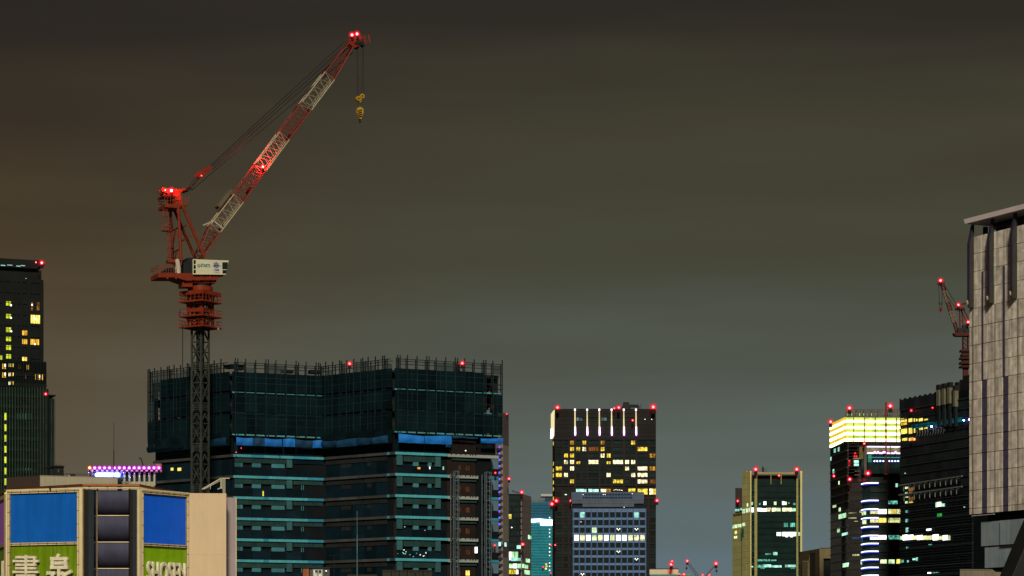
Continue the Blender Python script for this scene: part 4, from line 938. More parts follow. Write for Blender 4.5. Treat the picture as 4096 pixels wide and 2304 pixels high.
# ================================================================== slim tower behind the unfinished block
mauve = M('mauve_wall', (.115, .085, .085), var=.1, scale=.2); beige_n = M('beige_panel_wall', (.24, .205, .18), var=.1, scale=.3, obj=.06); violet_d = M('violet_balcony', (.03, .028, .05), var=.3)
st = thing('slim_tower', 'slim beige tower with a column of small blue balcony lamps behind the unfinished block', 'building', (wx(2015, 565), 565, 0))
f1 = Face(P2(1985, 560), P2(2012, 560.5)); f2 = Face(P2(2012, 560.5), P2(2035, 564))
z1 = f2.Z(2012, 1651)
b = MB(); b.prism(footprint([f1.pt(0, 0, -.8).xy, f1.pt(f1.L, 0, -.8).xy, f2.pt(f2.L, 0, -.3).xy], 8, 0), 0, z1 - .3); b.build('core', mauve, st)
zz = z1; i = 0
while zz > 20:
    h = 3.6; m_ = mauve if zz > f2.Z(2020, 1742) else beige_n
    if abs(zz - f2.Z(2020, 2140)) < 2: m_ = mauve
    pb('wall_panel', m_, st, f2, .02, f2.L, zz - h + .02, zz, -.9, 0); zz -= h; i += 1
for k in range(20):
    y = 1788 + k * 25.75
    px('balcony', violet_d, st, f1, 1990, y + 4, 2011, y + 14, -.8, 0)
    px('party_wall', beige_n, st, f1, 2006, y - 11, 2011.5, y + 4, -.8, -.05)
    if k < 13: px('balcony_lamp', lamp_mat('blue_slit', (.10, .08, 1.0), 2.5) if k == 0 else bpy.data.materials['blue_slit'], st, f1, 1999.5, y - 5, 2002, y + 3, -.78, -.5)
for y0, y1 in ((2168, 2184), (2170, 2186)): px('window', win_cy, st, f1 if y0 == 2168 else f2, *((1993, y0, 2003, y1) if y0 == 2168 else (2018, y0, 2026, y1)), -.7, .03)
bpx(st, 2027, 1656, 562, 3.5, power=20, halo=.7); bpx(st, 2036, 1915, 560, 7, power=40)

# ================================================================== dark office with beige flank
dk_wall = M('office_dark', (.014, .016, .016), rough=.4, var=.3, scale=.2, spec=.1); bei2 = M('flank_beige', (.21, .185, .16), var=.08, scale=.2, obj=.05)
of = thing('corner_office', 'narrow dark glass office with a beige flank and a yellow sign low down', 'building', (wx(2080, 905), 910, 0))
o1 = Face(P2(2033, 900), P2(2087, 900)); o2 = Face(P2(2087, 900), P2(2125, 900 * (H4 - 1975) / (H4 - 1986)))
zt = o1.Z(2087, 1975)
b = MB(); b.prism(footprint([o1.pt(0, 0, -.3).xy, o1.pt(o1.L, 0, -.3).xy, o2.pt(o2.L, 0, -.3).xy], 6, 0), 0, zt - .3); b.build('core', dk_wall, of)
for k in range(22):
    za = zt - k * 2.12
    if za < 18: break
    pb('flank_panel', bei2, of, o2, .02, o2.L, za - 2.08, za, -.5, 0)
    pb('spandrel', dk_wall, of, o1, 0, o1.L, za - .5, za, -.3, .05)
    for i in range(5): pb('window', glass_teal, of, o1, o1.L * i / 5 + .08, o1.L * (i + 1) / 5 - .08, za - 2.08, za - .55, -.3, -.1)
for (x0, y0, x1, y1, m_) in ((2034, 2057, 2046, 2075, win_ye), (2067, 2181, 2083, 2195, win_cy), (2036, 2207, 2046, 2231, win_wh), (2047, 2207, 2058, 2231, win_gn), (2060, 2207, 2072, 2231, win_gn), (2036, 2232, 2084, 2244, win_cy),
                             (2037, 2255, 2051, 2273, win_gn), (2052, 2255, 2068, 2273, win_wh), (2070, 2255, 2085, 2273, win_gn), (2064, 2279, 2073, 2296, win_wh)): px('lit_window', m_, of, o1, x0, y0, x1, y1, -.2, .08)
sg = px('sign_board', E('sign_yellow', (1.0, .72, .05), .8, .15, .3), of, o1, 2036, 2279, 2062, 2296, 0, .25)
for a in ((2045.5, 2281, 2047.5, 2294), (2053, 2281, 2055, 2294), (2045.5, 2281, 2055, 2283), (2045.5, 2287, 2055, 2288.6), (2042, 2291, 2046, 2293), (2055, 2291, 2059, 2293)): px('sign_stroke', black, sg, o1, *a, .25, .3)
for (x0, y0, x1, y1) in ((2112, 2140, 2119, 2156), (2120.5, 2144, 2125, 2157), (2103, 2235, 2119, 2250), (2089, 2256, 2098, 2272), (2100, 2260, 2112, 2274), (2098, 2281, 2119, 2298)): px('lit_window', win_gn, of, o2, x0, y0, x1, y1, -.1, .06)
beacon(of, o1.p(2047, 2110, .3), .35, 'white', 6, halo=.6); beacon(of, o1.p(2041, 2237, .3), .55, 'white', 6, halo=.6)
bpx(of, 2087, 1969, 899, 8, power=40); bpx(of, 2091, 2177, 897, 8, power=40)
b = MB(); b.bar(P3(2048, 1964, 903), P3(2082, 1973, 903), .3); b.bar(P3(2048, 1962, 903), P3(2053, 1966, 903), .4); b.build('window_hoist', black, of)

# ================================================================== cyan glass tower far behind
cy_b = M('cyan_glass', (.03, .16, .25), rough=.3, var=.2, scale=.08); cy_l = M('cyan_band', (.02, .36, .44), rough=.5, var=.3, scale=.15); cy_d = M('slate_block', (.03, .06, .10), var=.2); wh_s = M('white_slab', (.50, .50, .44), var=.05)
ct = thing('cyan_tower', 'far blue-green glass tower with a bright white sign band', 'building', (wx(2165, 1510), 1515, 0))
fc = Face(P2(2120, 1500), P2(2225, 1500)); zt = fc.Z(2160, 2007)
b = MB(); b.prism(footprint([fc.pt(0, 0, -.4).xy, fc.pt(fc.L, 0, -.4).xy], 30, 0), 0, zt); b.build('body', cy_b, ct)
px('roof_block', cy_d, ct, fc, 2181, 1986, 2222, 2007, -12, -1); px('roof_slab', wh_s, ct, fc, 2164, 1976, 2222, 1985, -14, 0); px('roof_wall', M('roof_wall_grey', (.16, .15, .14)), ct, fc, 2126, 1999, 2180, 2007, -10, -1)
y = 2012
while y < 2320:
    px('floor_band', cy_b if y < 2072 else cy_l, ct, fc, 2121, y, 2224, y + 3.0, -.4, 0); y += 6.2
sgm = E('sign_white', (1.0, .96, 1.0), 2.6, .2, .2)
b = MB(); b.extr(fc, [fc.UZ(2121, 2090), fc.UZ(2160, 2088), fc.UZ(2162, 2102), fc.UZ(2224, 2103), fc.UZ(2224, 2079), fc.UZ(2190, 2079), fc.UZ(2160, 2075), fc.UZ(2121, 2077)], .1, .8); b.build('sign_band', sgm, ct)
for y in (2070, 2118, 2131, 2146, 2177, 2192, 2207, 2222, 2252, 2265, 2281): px('lit_window', win_wh, ct, fc, 2196.5, y - 2, 2200.5, y + 2, -.2, .1)
for a in ((2181, 2254, 2188, 2260), (2183, 2263, 2190, 2268), (2180, 2271, 2187, 2278)): px('lit_window', win_ye, ct, fc, *a, -.2, .1)
for x, y in ((2172, 2268), (2203, 2292), (2203, 2180)): bpx(ct, x, y, 1498, 3, power=15, halo=.6)

# ================================================================== hotel tower with lit crown ribs
ht_m = M('hotel_cladding', (.016, .0145, .0145), rough=.6, var=.2, scale=.1, spec=.1, obj=.15); ht_b = M('hotel_brown', (.019, .012, .010), rough=.7, var=.25, scale=.15, obj=.2)
ht_w = M('hotel_pane', (.009, .021, .020), rough=.25, var=.5, scale=.12, spec=.25, obj=.4); ht_line = M('louver_teal', (.03, .06, .06), var=.2)
rib_e = E('rib_yellow', (1.0, .84, .42), .95, .15, .3, obj=.1); rib_w = E('rib_white', (1.0, .70, 1.0), 3.0, .2, .3, obj=.1)  # uplight on the ribs put into emission: yellow shaft, white foot
win_y2 = E('window_hotel_yellow', (1.0, .72, .08), .95, .75, .9); win_w2 = E('window_hotel_white', (1.0, .90, .50), 1.5, .8, .8); win_o2 = E('window_hotel_orange', (1.0, .48, .05), .5, .8, 1.0)
hotel = thing('hotel_tower', 'black hotel tower with six glowing white ribs across its crown', 'building', (wx(2424, 1300), 1305, 0))
fh = Face(P2(2221, 1290), P2(2624, 1290)); fs = Face(P2(2206, 1290 * (H4 - 1636) / (H4 - 1655)), P2(2221, 1290)); zt = fh.Z(2400, 1636)
b = MB(); b.prism(footprint([fs.pt(0, 0, -.5).xy, fh.pt(0, 0, -.6).xy, fh.pt(fh.L, 0, -.6).xy], 4, 0), 0, zt - .3); b.build('core', ht_m, hotel)
hx = lambda x: 2180 + x * .28986; hy = lambda y: 1580 + y * .28986
Wd = [(148, 235, 'A'), (262, 318, 'B'), (345, 402, 'C'), (430, 487, 'D'), (515, 570, 'E'), (600, 740, 'F'), (768, 823, 'G'), (850, 908, 'H'), (937, 1078, 'I'), (1105, 1163, 'J'), (1188, 1247, 'K'), (1277, 1415, 'L'), (1442, 1526, 'M')]
LIT = [dict(C='o', E='y', G='o', K='y'), dict(C='y', D='y', E='w', F='d', G='y', L='y'), dict(B='y', C='y', G='w', H='y', M='o'), dict(B='w', C='w', D='y', F='w', H='y', I='w', J='w', K='w'),
       dict(A='y', C='w', J='w', L='w', M='o'), dict(A='y', B='w', H='w', K='w', L='w'), dict(C='y', I='y', L='w', M='d'), {}, {}]
mm = dict(o=win_o2, y=win_y2, w=win_w2, d=win_br)
pitch = 89.3
# crown cladding: flat panels with louvers between the ribs
for a, c in ((140, 400), (1270, 1530)):
    for k in range(7): px('crown_panel', ht_m, hotel, fh, hx(a), hy(192 + k * 55), hx(c), hy(192 + k * 55 + 53), -.6, 0)
px('crown_sill', ht_m, hotel, fh, hx(140), hy(577), hx(1530), hy(618), -.6, .02)
for k in range(8): px('louver', ht_line, hotel, fh, hx(402), hy(190 + k * 54.6), hx(1268), hy(190 + k * 54.6) + .9, -.6, -.1)
for k in range(8): 
    if k != 2: px('crown_backing', ht_m, hotel, fh, hx(402), hy(194 + k * 54.6), hx(1268), hy(190 + (k + 1) * 54.6) - .6, -.6, -.4)
for x in (435, 480, 775, 815): px('plant_room_light', E('plant_room', (.6, 1, .95), .12, .8, .5) if x == 435 else MATS['plant_room'], hotel, fh, hx(x), hy(310), hx(x + 36), hy(352), -.6, -.45)
for i in range(6):
    xc = hx([413, 581, 749, 918, 1086, 1255][i])
    b = MB(); q = fh.UZ
    b.extr(fh, [q(xc - 2.4, hy(480)), q(xc + 3.2, hy(480)), q(xc + 1.8, hy(215)), q(xc - 1.8, hy(215))], 0, .9); r_ = b.build('crown_rib', rib_e, hotel)
    b = MB(); b.extr(fh, [q(xc - .6, hy(562)), q(xc + 3.2, hy(562)), q(xc + 4.6, hy(540)), q(xc + 3.6, hy(440)), q(xc - 1.8, hy(440)), q(xc - 2.2, hy(540))], .2, 1.2); b.build('rib_lamp', rib_w, r_)
    px('rib_cap', rib_w, r_, fh, xc - 3, hy(192), xc + 3, hy(216), .05, 1.0)
    px('rib_halo', lamp_mat('magenta_halo', (.55, .05, .8), .9) if i == 0 else bpy.data.materials['magenta_halo'], r_, fh, xc - 2.8, hy(562), xc + 5, hy(571), .2, 1.3)  # magenta fringe under the rib lamp, added as a glowing strip
    pb('crown_pier', ht_b, hotel, fh, fh.U(xc) - .35, fh.U(xc) + .6, 0, fh.Z(xc, hy(572)), -.6, .35)
for r in range(26):
    ya = 630 + r * pitch
    big = r >= 8
    if hy(ya) > 2330: break
    px('spandrel', ht_m if r < 8 else ht_b, hotel, fh, hx(140), hy(ya + 56), hx(1530), hy(ya + pitch - 4), -.6, .04)
    px('sill_line', ht_line, hotel, fh, hx(140), hy(ya - 4), hx(1530), hy(ya - 2.5), -.6, .08)
    if r == 7: continue
    for a, c, n in Wd:
        k = LIT[r].get(n) if r < 9 else None
        if r > 8 and (hx(a) > 2295 and hx(c) < 2580): continue
        lit_half = r == 3 and n in 'DH'
        cols_ = 2 if c - a < 100 else 3
        if k:
            u0, u1, z0_, z1_ = fh.rect(hx(a), hy(ya + (18 if lit_half else 0)), hx(c), hy(ya + 52))
            for i in range(cols_): pb('window', mm[k], hotel, fh, u0 + (u1 - u0) * i / cols_ + .12, u0 + (u1 - u0) * (i + 1) / cols_ - .12, z0_, z1_, -.5, -.3)
        else: px('window', ht_w, hotel, fh, hx(a), hy(ya), hx(c), hy(ya + 52), -.5, -.3)
    pp = [140] + [v for a, c, n in Wd for v in (a, c)] + [1530]
    for i in range(0, len(pp) - 1, 2):
        if r > 8 and hx(pp[i]) > 2295 and hx(pp[i + 1]) < 2580: continue
        px('pier', ht_m if r < 8 else ht_b, hotel, fh, hx(pp[i]), hy(ya - 2), hx(pp[i + 1]), hy(ya + 56), -.6, -.02)
wt = E('lobby_cyan', (.55, 1.0, .90), 1.1, .5, .5)
for a, c, y0, y1, m_ in ((430, 540, 1297, 1336, wt), (545, 577, 1300, 1338, wt), (600, 650, 1297, 1338, wt), (652, 743, 1300, 1338, wt), (770, 840, 1298, 1338, win_w2), (842, 915, 1296, 1338, win_o2), (1150, 1198, 1294, 1336, win_y2), (1200, 1247, 1292, 1330, win_y2),
                         (1280, 1340, 1294, 1345, win_y2), (1342, 1415, 1294, 1372, win_y2), (1442, 1490, 1294, 1372, win_w2), (1492, 1530, 1294, 1372, win_y2)): px('sky_lobby_window', m_, hotel, fh, hx(a), hy(y0), hx(c), hy(y1), -.3, .10)
for x in (950, 975, 1000, 1022, 1045, 1060): px('ceiling_lamp', bw, hotel, fh, hx(x), hy(1302 + (x * 7) % 13), hx(x + 9), hy(1309 + (x * 7) % 13), -.3, .10)
px('ceiling_lamp', bw, hotel, fh, hx(275), hy(1370), hx(298), hy(1378), -.3, .1)
for x in (1375, 1468): px('ceiling_lamp', bw, hotel, fh, hx(x), hy(331), hx(x + 8), hy(340), 0, .1)
# flank with its own lit crown strip and narrow windows
b = MB(); b.extr(fs, [fs.UZ(2206.5, 1754), fs.UZ(2212, 1754), fs.UZ(2217.5, 1740), fs.UZ(2218.5, 1640), fs.UZ(2206.5, 1656)], 0, .4); b.build('crown_rib', rib_e, hotel)
b = MB(); b.extr(fs, [fs.UZ(2206.5, 1755), fs.UZ(2211, 1755), fs.UZ(2217, 1741), fs.UZ(2216, 1715), fs.UZ(2207.5, 1715)], .4, .7); b.build('rib_lamp', rib_w, hotel)
for y in (1775, 1856, 1882, 1903, 1931, 1958, 1995): px('window', win_y2, hotel, fs, 2212.5, y - 8, 2214.5, y + 6, 0, .1)
for x, y, r in ((2230, 1630, 10), (2475, 1630, 9), (2457, 1633, 5), (2613, 1628, 12), (2531, 1681, 5), (2208, 2016, 10), (2225, 2003, 10), (2283, 2003, 6), (2628, 2002, 8), (2221, 2180, 4)): bpx(hotel, x, y, 1287, r, power=40)
b = MB(); q = lambda x, y: P3(hx(x), hy(y), 1293)
for (xa, ya, xb, yb, t) in ((1078, 145, 1290, 150, 1.2), (1078, 145, 1078, 190, .8), (1120, 165, 1120, 190, 4.5), (1290, 150, 1290, 190, .9), (1160, 168, 1290, 166, .4), (1015, 125, 1015, 190, .25), (1322, 130, 1322, 190, .25), (985, 182, 1060, 182, .4), (1040, 182, 1040, 190, .3)): b.bar(q(xa, ya), q(xb, yb), t)
b.bar(q(1080, 167), q(1160, 167), 5.0, 4.6); b.build('window_hoist', black, hotel)

# ================================================================== blue-grey grid office in front of the hotel
gr_m = M('grid_cladding', (.125, .205, .35), rough=.6, var=.12, scale=.2, obj=.06); gr_d = M('grid_mullion', (.065, .15, .32), rough=.6, var=.15, scale=.3); gr_p = M('plant_cladding', (.085, .11, .15), rough=.6, var=.2, scale=.3, obj=.10)
go = thing('grid_office', 'blue-grey office with a square window grid and one row of white windows, before the hotel', 'building', (wx(2437, 1160), 1165, 0))
fg = Face(P2(2290, 1150), P2(2585, 1150)); gx = lambda x: 2180 + x * .25126; gy = lambda y: 1940 + y * .25126
zt = fg.Z(2437, 2034)
b = MB(); b.prism(footprint([fg.pt(.3, 0, -.7).xy, fg.pt(fg.L - .3, 0, -.7).xy], 24, 0), 0, zt - .2); b.build('core', glass, go)
win_v = E('window_violet_white', (1.0, .97, 1.0), 3.0, .25, .3, obj=.2); win_gy = E('window_pale_green', (.75, 1.0, .55), 1.0, .5, .5); win_cu = E('window_curtain', (.95, .95, .45), 1.0, .6, 1.2, xs=3)
gcols = [467, 560, 655, 750, 845, 942, 1038, 1133, 1228, 1325, 1420, 1515]; grows = [432, 555, 678, 797, 918, 1035, 1155, 1278, 1395, 1515, 1636]
glit = {(0, 1): win_cy, (0, 10): win_cy, (2, 3): win_gy, (2, 7): None, (2, 10): None, (5, 7): None, (6, 10): None, (8, 1): None}
for j, r in enumerate(grows):
    if gy(r) > 2340: break
    px('spandrel', gr_m, go, fg, 2290.5, gy(r - 36), 2584.5, gy(r), -.7, -.04)
    for i, c in enumerate(gcols):
        m_ = glass
        if j == 3: m_ = [win_v, win_cu, win_v, win_gy, win_cu, win_v, win_cu, win_v, win_v, win_cu, win_w2, win_w2][i]
        elif glit.get((j, i)): m_ = glit[(j, i)]
        px('window', m_, go, fg, gx(c), gy(r), gx(c + 71), gy(r + 84), -.65, -.45)
        if (j, i) in glit and glit[(j, i)] is None:
            for e in range(3): px('ceiling_lamp', bw, go, fg, gx(c + 10 + 20 * e), gy(r + 12 + 17 * (e % 2)), gx(c + 24 + 20 * e), gy(r + 26 + 17 * (e % 2)), -.45, -.4)
for i in range(13):
    c = gcols[i] - 23 if i < 12 else 1592
    for e in (0, 11): px('mullion', gr_d, go, fg, gx(c + e), gy(378), gx(c + e + 8.5), 2420, -.7, .12)
px('parapet', gr_m, go, fg, 2290, gy(376), 2585, gy(396), -.7, .06)
for x0, x1, y0, y1 in ((420, 598, 108, 240), (1402, 1578, 108, 240), (598, 1402, 108, 132), (598, 1402, 166, 182), (598, 1402, 216, 240), (425, 1575, 242, 290), (600, 1420, 292, 345)): px('plant_screen', gr_p, go, fg, gx(x0), gy(y0), gx(x1), gy(y1), -14, -2)
px('plant_core', glass, go, fg, gx(428), gy(112), gx(1570), gy(378), -15, -3)
for k in range(34):
    x = 600 + k * 24; 
    px('plant_louver', gr_d, go, fg, gx(x), gy(130), gx(x + 8), gy(218), -3.5, -2.1)
for k in range(9): px('plant_rib', gr_d, go, fg, gx(424 + k * 20), gy(110), gx(427 + k * 20), gy(240), -2, -1.8); px('plant_rib', gr_d, go, fg, gx(1410 + k * 20), gy(110), gx(1413 + k * 20), gy(240), -2, -1.8)
for x, y in ((605, 145), (925, 143), (955, 143), (1388, 130), (1258, 346), (570, 582)): px('lamp', bw, go, fg, gx(x), gy(y), gx(x + 9), gy(y + 8), -2, -.3 if y > 400 else -1.7)

# ================================================================== low white building and far cranes
lw = thing('low_white_building', 'low cream white building with a green roof edge right of the hotel', 'building', (wx(2690, 1100), 1105, 0))
fw_ = Face(P2(2600, 1100), P2(2767, 1100)); b = MB(); b.prism(footprint([fw_.A, fw_.B], 20, 0), 0, fw_.Z(2700, 2302)); b.build('body', M('roof_green', (.06, .16, .12), var=.2), lw)
px('roof_edge', M('edge_green', (.12, .30, .22)), lw, fw_, 2600, 2297, 2767, 2303, -1, .2)
px('penthouse', M('white_panel', (.62, .57, .42), var=.05), lw, fw_, 2600, 2275, 2715, 2297, -12, -3); px('coping', dark_metal, lw, fw_, 2600, 2273, 2716, 2275.5, -12, -2.8)
for x in (2650, 2672, 2694): px('panel_joint', beige_w, lw, fw_, x, 2276, x + .8, 2297, -3, -2.95)
b = MB(); b.bar(P3(2685, 2274, 1102), P3(2685, 2250, 1102), .5); b.build('lamp_post', black, lw)
for x, y, r in ((2685, 2257, 10), (2688, 2245, 6), (2736, 2297, 6), (2718, 2296, 3)): bpx(lw, x, y, 1098, r, power=40)
fc_m = M('far_crane_steel', (.05, .03, .035), var=.2)
for lab, (xt, yt), (xb_, yb_), hkx, hky in (('far left slanting crane boom with a red lamp beside the low white building', (2749, 2247), (2789, 2303), 2746, 2270), ('far right slanting crane boom with a red lamp left of the green-lit office', (2864, 2257), (2824, 2303), 2866, 2281)):
    Yf = 2200; t_ = thing('distant_crane', lab, 'crane', (wx(xb_, Yf), Yf, 0), 'distant cranes')
    b = MB(); A = P3(xt, yt, Yf); B_ = P3(xb_, yb_, Yf); n = 9; off = Vector((.9, 0, .7))
    for s in (-1, 1): b.bar(A + off * s * .6, B_ + off * s, .35)
    for i in range(n): b.bar(A.lerp(B_, i / n) + off * (1 if i % 2 else -1) * .8, A.lerp(B_, (i + 1) / n) + off * (-1 if i % 2 else 1) * .8, .25)
    b.build('boom', fc_m, t_)
    b = MB(); b.bar(B_, Vector((B_.x, B_.y, 0)), 1.6); b.build('mast', fc_m, t_)
    b = MB(); b.bar(A, P3(hkx, hky, Yf), .12); b.build('rope', fc_m, t_)
    b = MB(); b.sphere(P3(hkx, hky + 3, Yf), .9, 8, 6, 1.4); b.build('hook', fc_m, t_)
    bpx(t_, xt, yt - 3, Yf - 2, 7 if xt < 2800 else 9, power=40); bpx(t_, xb_ + (13 if xt > 2800 else 22), 2300, Yf - 3, 5, power=30)

# ================================================================== olive stone office with glass front
ol = M('olive_stone', (.66, .64, .26), rough=.7, var=.10, scale=.15, obj=.08); ol2 = M('olive_pilaster', (.31, .30, .10), rough=.7, var=.25, scale=.8)
gl_g = M('green_glass', (.008, .021, .018), rough=.2, var=.3, scale=.2, spec=.3, obj=.3); brd = M('brown_block', (.035, .028, .026), var=.2)
oo = thing('olive_office', 'olive stone office tower with dark glass front and two red lamps on top', 'building', (wx(3080, 1510), 1515, 0))
X = lambda x: 2880 + x * .32013; Yy = lambda y: 1840 + y * .32013
fF = Face(P2(3002, 1500), P2(3208, 1500)); fA = Face(P2(2968, 1500 * (H4 - 1885) / (H4 - 1891.5)), P2(3002, 1500)); fB = Face(P2(2929, fA.A.y + 18), P2(2968, fA.A.y + 2))
zt = fF.Z(3100, 1885)
b = MB(); b.prism(footprint([fA.pt(0, 0, -.6).xy, fF.pt(0, 0, -1.2).xy, fF.pt(fF.L, 0, -1.2).xy], 8, 0), 0, zt - 4.8); b.build('core', gl_g, oo)
b = MB(); b.prism(footprint([fB.pt(0, 0, -.5).xy, fB.pt(fB.L, 0, -.5).xy], 10, 0), 0, fB.Z(2968, 2049) - .5); b.build('wing_core', ol, oo)
rows = 24.65
for k in range(18):
    y0 = 1889 + k * rows
    if y0 > 2330: break
    px('stone_panel', ol, oo, fA, 2968.2, y0 - 2.5, 2985, y0 + rows - 3.1, -.6, 0); px('stone_panel', ol, oo, fA, 2985.4, y0 - 4, 3001.8, y0 + rows - 4.6, -.6, 0)
    if y0 + rows > 2062: px('stone_panel', ol, oo, fB, 2929.2, max(y0 + 4, 2056), 2967.8, y0 + rows + 3.4, -.5, 0)
px('edge_trim', M('olive_trim', (.46, .40, .14)), oo, fF, 2999, 1885, 3002.2, 2600, -.4, .3)
px('wing_coping', MATS['olive_trim'], oo, fB, 2929, 2052.5, 2968, 2056, -1, .2)
for (x0, x1) in ((430, 464), (953, 977)):
    px('pilaster', ol2, oo, fF, X(x0), 1884, X(x1), 2600, -1.2, .4)
px('end_pilaster', ol, oo, fF, X(1002), 1884, X(1026), 2600, -1.2, .3)
px('top_beam', ol2, oo, fF, X(462), Yy(152), X(955), Yy(176), -1.2, .3)
px('crown_room', brd, oo, fF, X(382), Yy(180), X(1002), Yy(302), -8, -4)
for x0 in (632, 760): px('crown_post', ol2, oo, fF, X(x0), Yy(176), X(x0 + 9), Yy(302), -1.2, 0)
for i in range(17): px('mullion', dk_wall, oo, fF, X(466 + i * 28.8), Yy(304), X(466 + i * 28.8) + .7, 2600, -1.2, -.9)
for k in range(19):
    y0 = Yy(304) + k * 24.4
    if y0 > 2330: break
    px('spandrel', gl_g, oo, fF, X(466), y0, X(953), y0 + 7, -1.2, -.95)
    for a, c in ((382, 428), (978, 1001)): px('side_window', glass_teal, oo, fF, X(a), y0 + 2, X(c), y0 + 22.5, -1.2, -.5); px('side_sill', M('sill_grey', (.09, .10, .09)) if k == 0 and a == 382 else MATS['sill_grey'], oo, fF, X(a), y0 + 22.6, X(c), y0 + 24, -1.2, -.3)
win_bw = E('window_blue_white', (.85, .95, 1.0), 3.0, .45, .35); win_tl = E('window_teal', (.25, 1.0, .75), .45, .9, .6, xs=1.5)
for a, c, y0, y1, m_ in ((545, 580, 517, 560, win_bw), (676, 707, 520, 560, win_gy), (780, 806, 517, 560, win_bw), (808, 836, 520, 560, win_gy), (860, 868, 525, 545, win_gn), (915, 945, 535, 560, win_tl), (488, 512, 535, 560, win_tl),
                         (462, 520, 597, 642, win_bw), (522, 576, 605, 642, win_bw), (578, 634, 597, 642, win_w2), (650, 700, 597, 642, win_w2), (702, 762, 597, 640, win_gy), (780, 838, 597, 640, win_w2), (845, 900, 597, 640, win_w2), (902, 948, 600, 640, win_gn),
                         (708, 766, 902, 947, win_bw), (779, 955, 900, 950, win_bw), (820, 850, 950, 962, win_bw), (880, 910, 950, 962, win_bw), (800, 850, 785, 835, win_tl), (880, 940, 785, 835, win_tl),
                         (470, 560, 1308, 1342, win_tl), (472, 540, 1312, 1335, win_cy), (545, 640, 1305, 1340, win_cy), (645, 770, 1315, 1342, win_cy), (815, 950, 1308, 1338, win_cy), (510, 560, 1345, 1358, win_tl), (570, 640, 1165, 1185, win_tl), (665, 720, 1150, 1188, win_cy), (470, 630, 1240, 1264, win_tl), (640, 705, 1245, 1262, win_tl), (880, 940, 1345, 1356, win_tl)):
    px('lit_window', m_, oo, fF, X(a), Yy(y0), X(c), Yy(y1), -.95, -.8)
for a, c, y0, y1, m_ in ((380, 412, 525, 562, win_gn), (370, 422, 595, 650, win_bw), (978, 1003, 902, 945, win_gy), (393, 415, 1325, 1340, win_cy)): px('lit_window', m_, oo, fF, X(a), Yy(y0), X(c), Yy(y1), -.5, -.3)
for x0, y0, x1, y1, m_, f_ in ((280, 612, 312, 665, win_gy, fA), (322, 600, 356, 655, win_gy, fA), (336, 540, 352, 580, win_gy, fA), (280, 785, 314, 825, win_gy, fA), (268, 855, 298, 968, M('green_shutter', (.02, .22, .14)), fA), (158, 812, 180, 855, win_gy, fB), (184, 806, 215, 850, win_gy, fB), (220, 800, 270, 842, win_gy, fB), (184, 886, 212, 925, win_ye, fB), (176, 950, 214, 980, win_gy, fB)):
    px('lit_window' if f_ is not fA or y0 != 855 else 'shutter', m_, oo, f_, X(x0), Yy(y0), X(x1), Yy(y1), -.1, .06)  # bright patches of reflected light on the flank, put in as glowing panes
fK = Face(P2(2941, 1545), P2(2985, 1545)); b = MB(); b.prism(footprint([fK.A, fK.B], 10, 0), 0, fK.Z(2960, 1952)); b.build('rear_block', brd, oo)
bpx(oo, 2951, 2004, 1543, 6, power=40); 
for x, y in ((2940, 2036), (2950, 2036), (2960, 2032)): px('lit_window', win_cy, oo, fK, x, y, x + 8, y + 9, 0, .15)
for x, y, r in ((3023, 1877, 10), (3187, 1877, 10), (3116, 1902, 5)): bpx(oo, x, y, 1497 if r > 6 else 1500, r, power=45)
b = MB()
for x, y, t in ((535, 85, 1.0), (550, 118, .25), (577, 118, .25)): b.bar(P3(X(x), 1888, 1503), P3(X(x), Yy(y + 5), 1503), t); b.bar(P3(X(x), 1888, 1503), P3(X(x), Yy(y - 20), 1503), .2)
b.build('aerial', black, oo)

# ================================================================== low olive brown building
lbn = thing('low_brown_building', 'low olive brown stone building right of the olive office', 'building', (wx(3270, 1350), 1360, 0))
stn = M('olive_brown_stone', (.19, .15, .075), var=.2, scale=.15, streak=.15)
g1 = Face(P2(3200, 1350 * (H4 - 2193.5) / (H4 - 2207)), P2(3278, 1350)); g2 = Face(P2(3278, 1350), P2(3420, 1352)); zt = g2.Z(3278, 2194)
b = MB(); b.prism(footprint([g1.pt(0, 0, -.5).xy, g2.pt(0, 0, -1.5).xy, g2.pt(g2.L, 0, -1.5).xy], 8, 0), 0, zt - .5); b.build('core', dk_wall, lbn)
pb('wall', stn, lbn, g1, 0, g1.U(3236), 0, zt, -.5, 0); pb('wall', stn, lbn, g1, g1.U(3261), g1.L, 0, zt, -.5, 0); pb('wall', stn, lbn, g1, g1.U(3236), g1.U(3261), zt - 1.8, zt, -.5, 0)
px('wall', stn, lbn, g2, 3278, 2194, 3294, 2600, -1.5, 0); px('wall', stn, lbn, g2, 3294, 2194, 3420, 2234, -1.5, 0); px('coping', dark_metal, lbn, g2, 3284, 2191.5, 3420, 2194, -3, .1)
for i in range(7): px('rib', stn, lbn, g1, 3212 + i * 3.4, 2243, 3213.8 + i * 3.4, 2600, 0, .4)

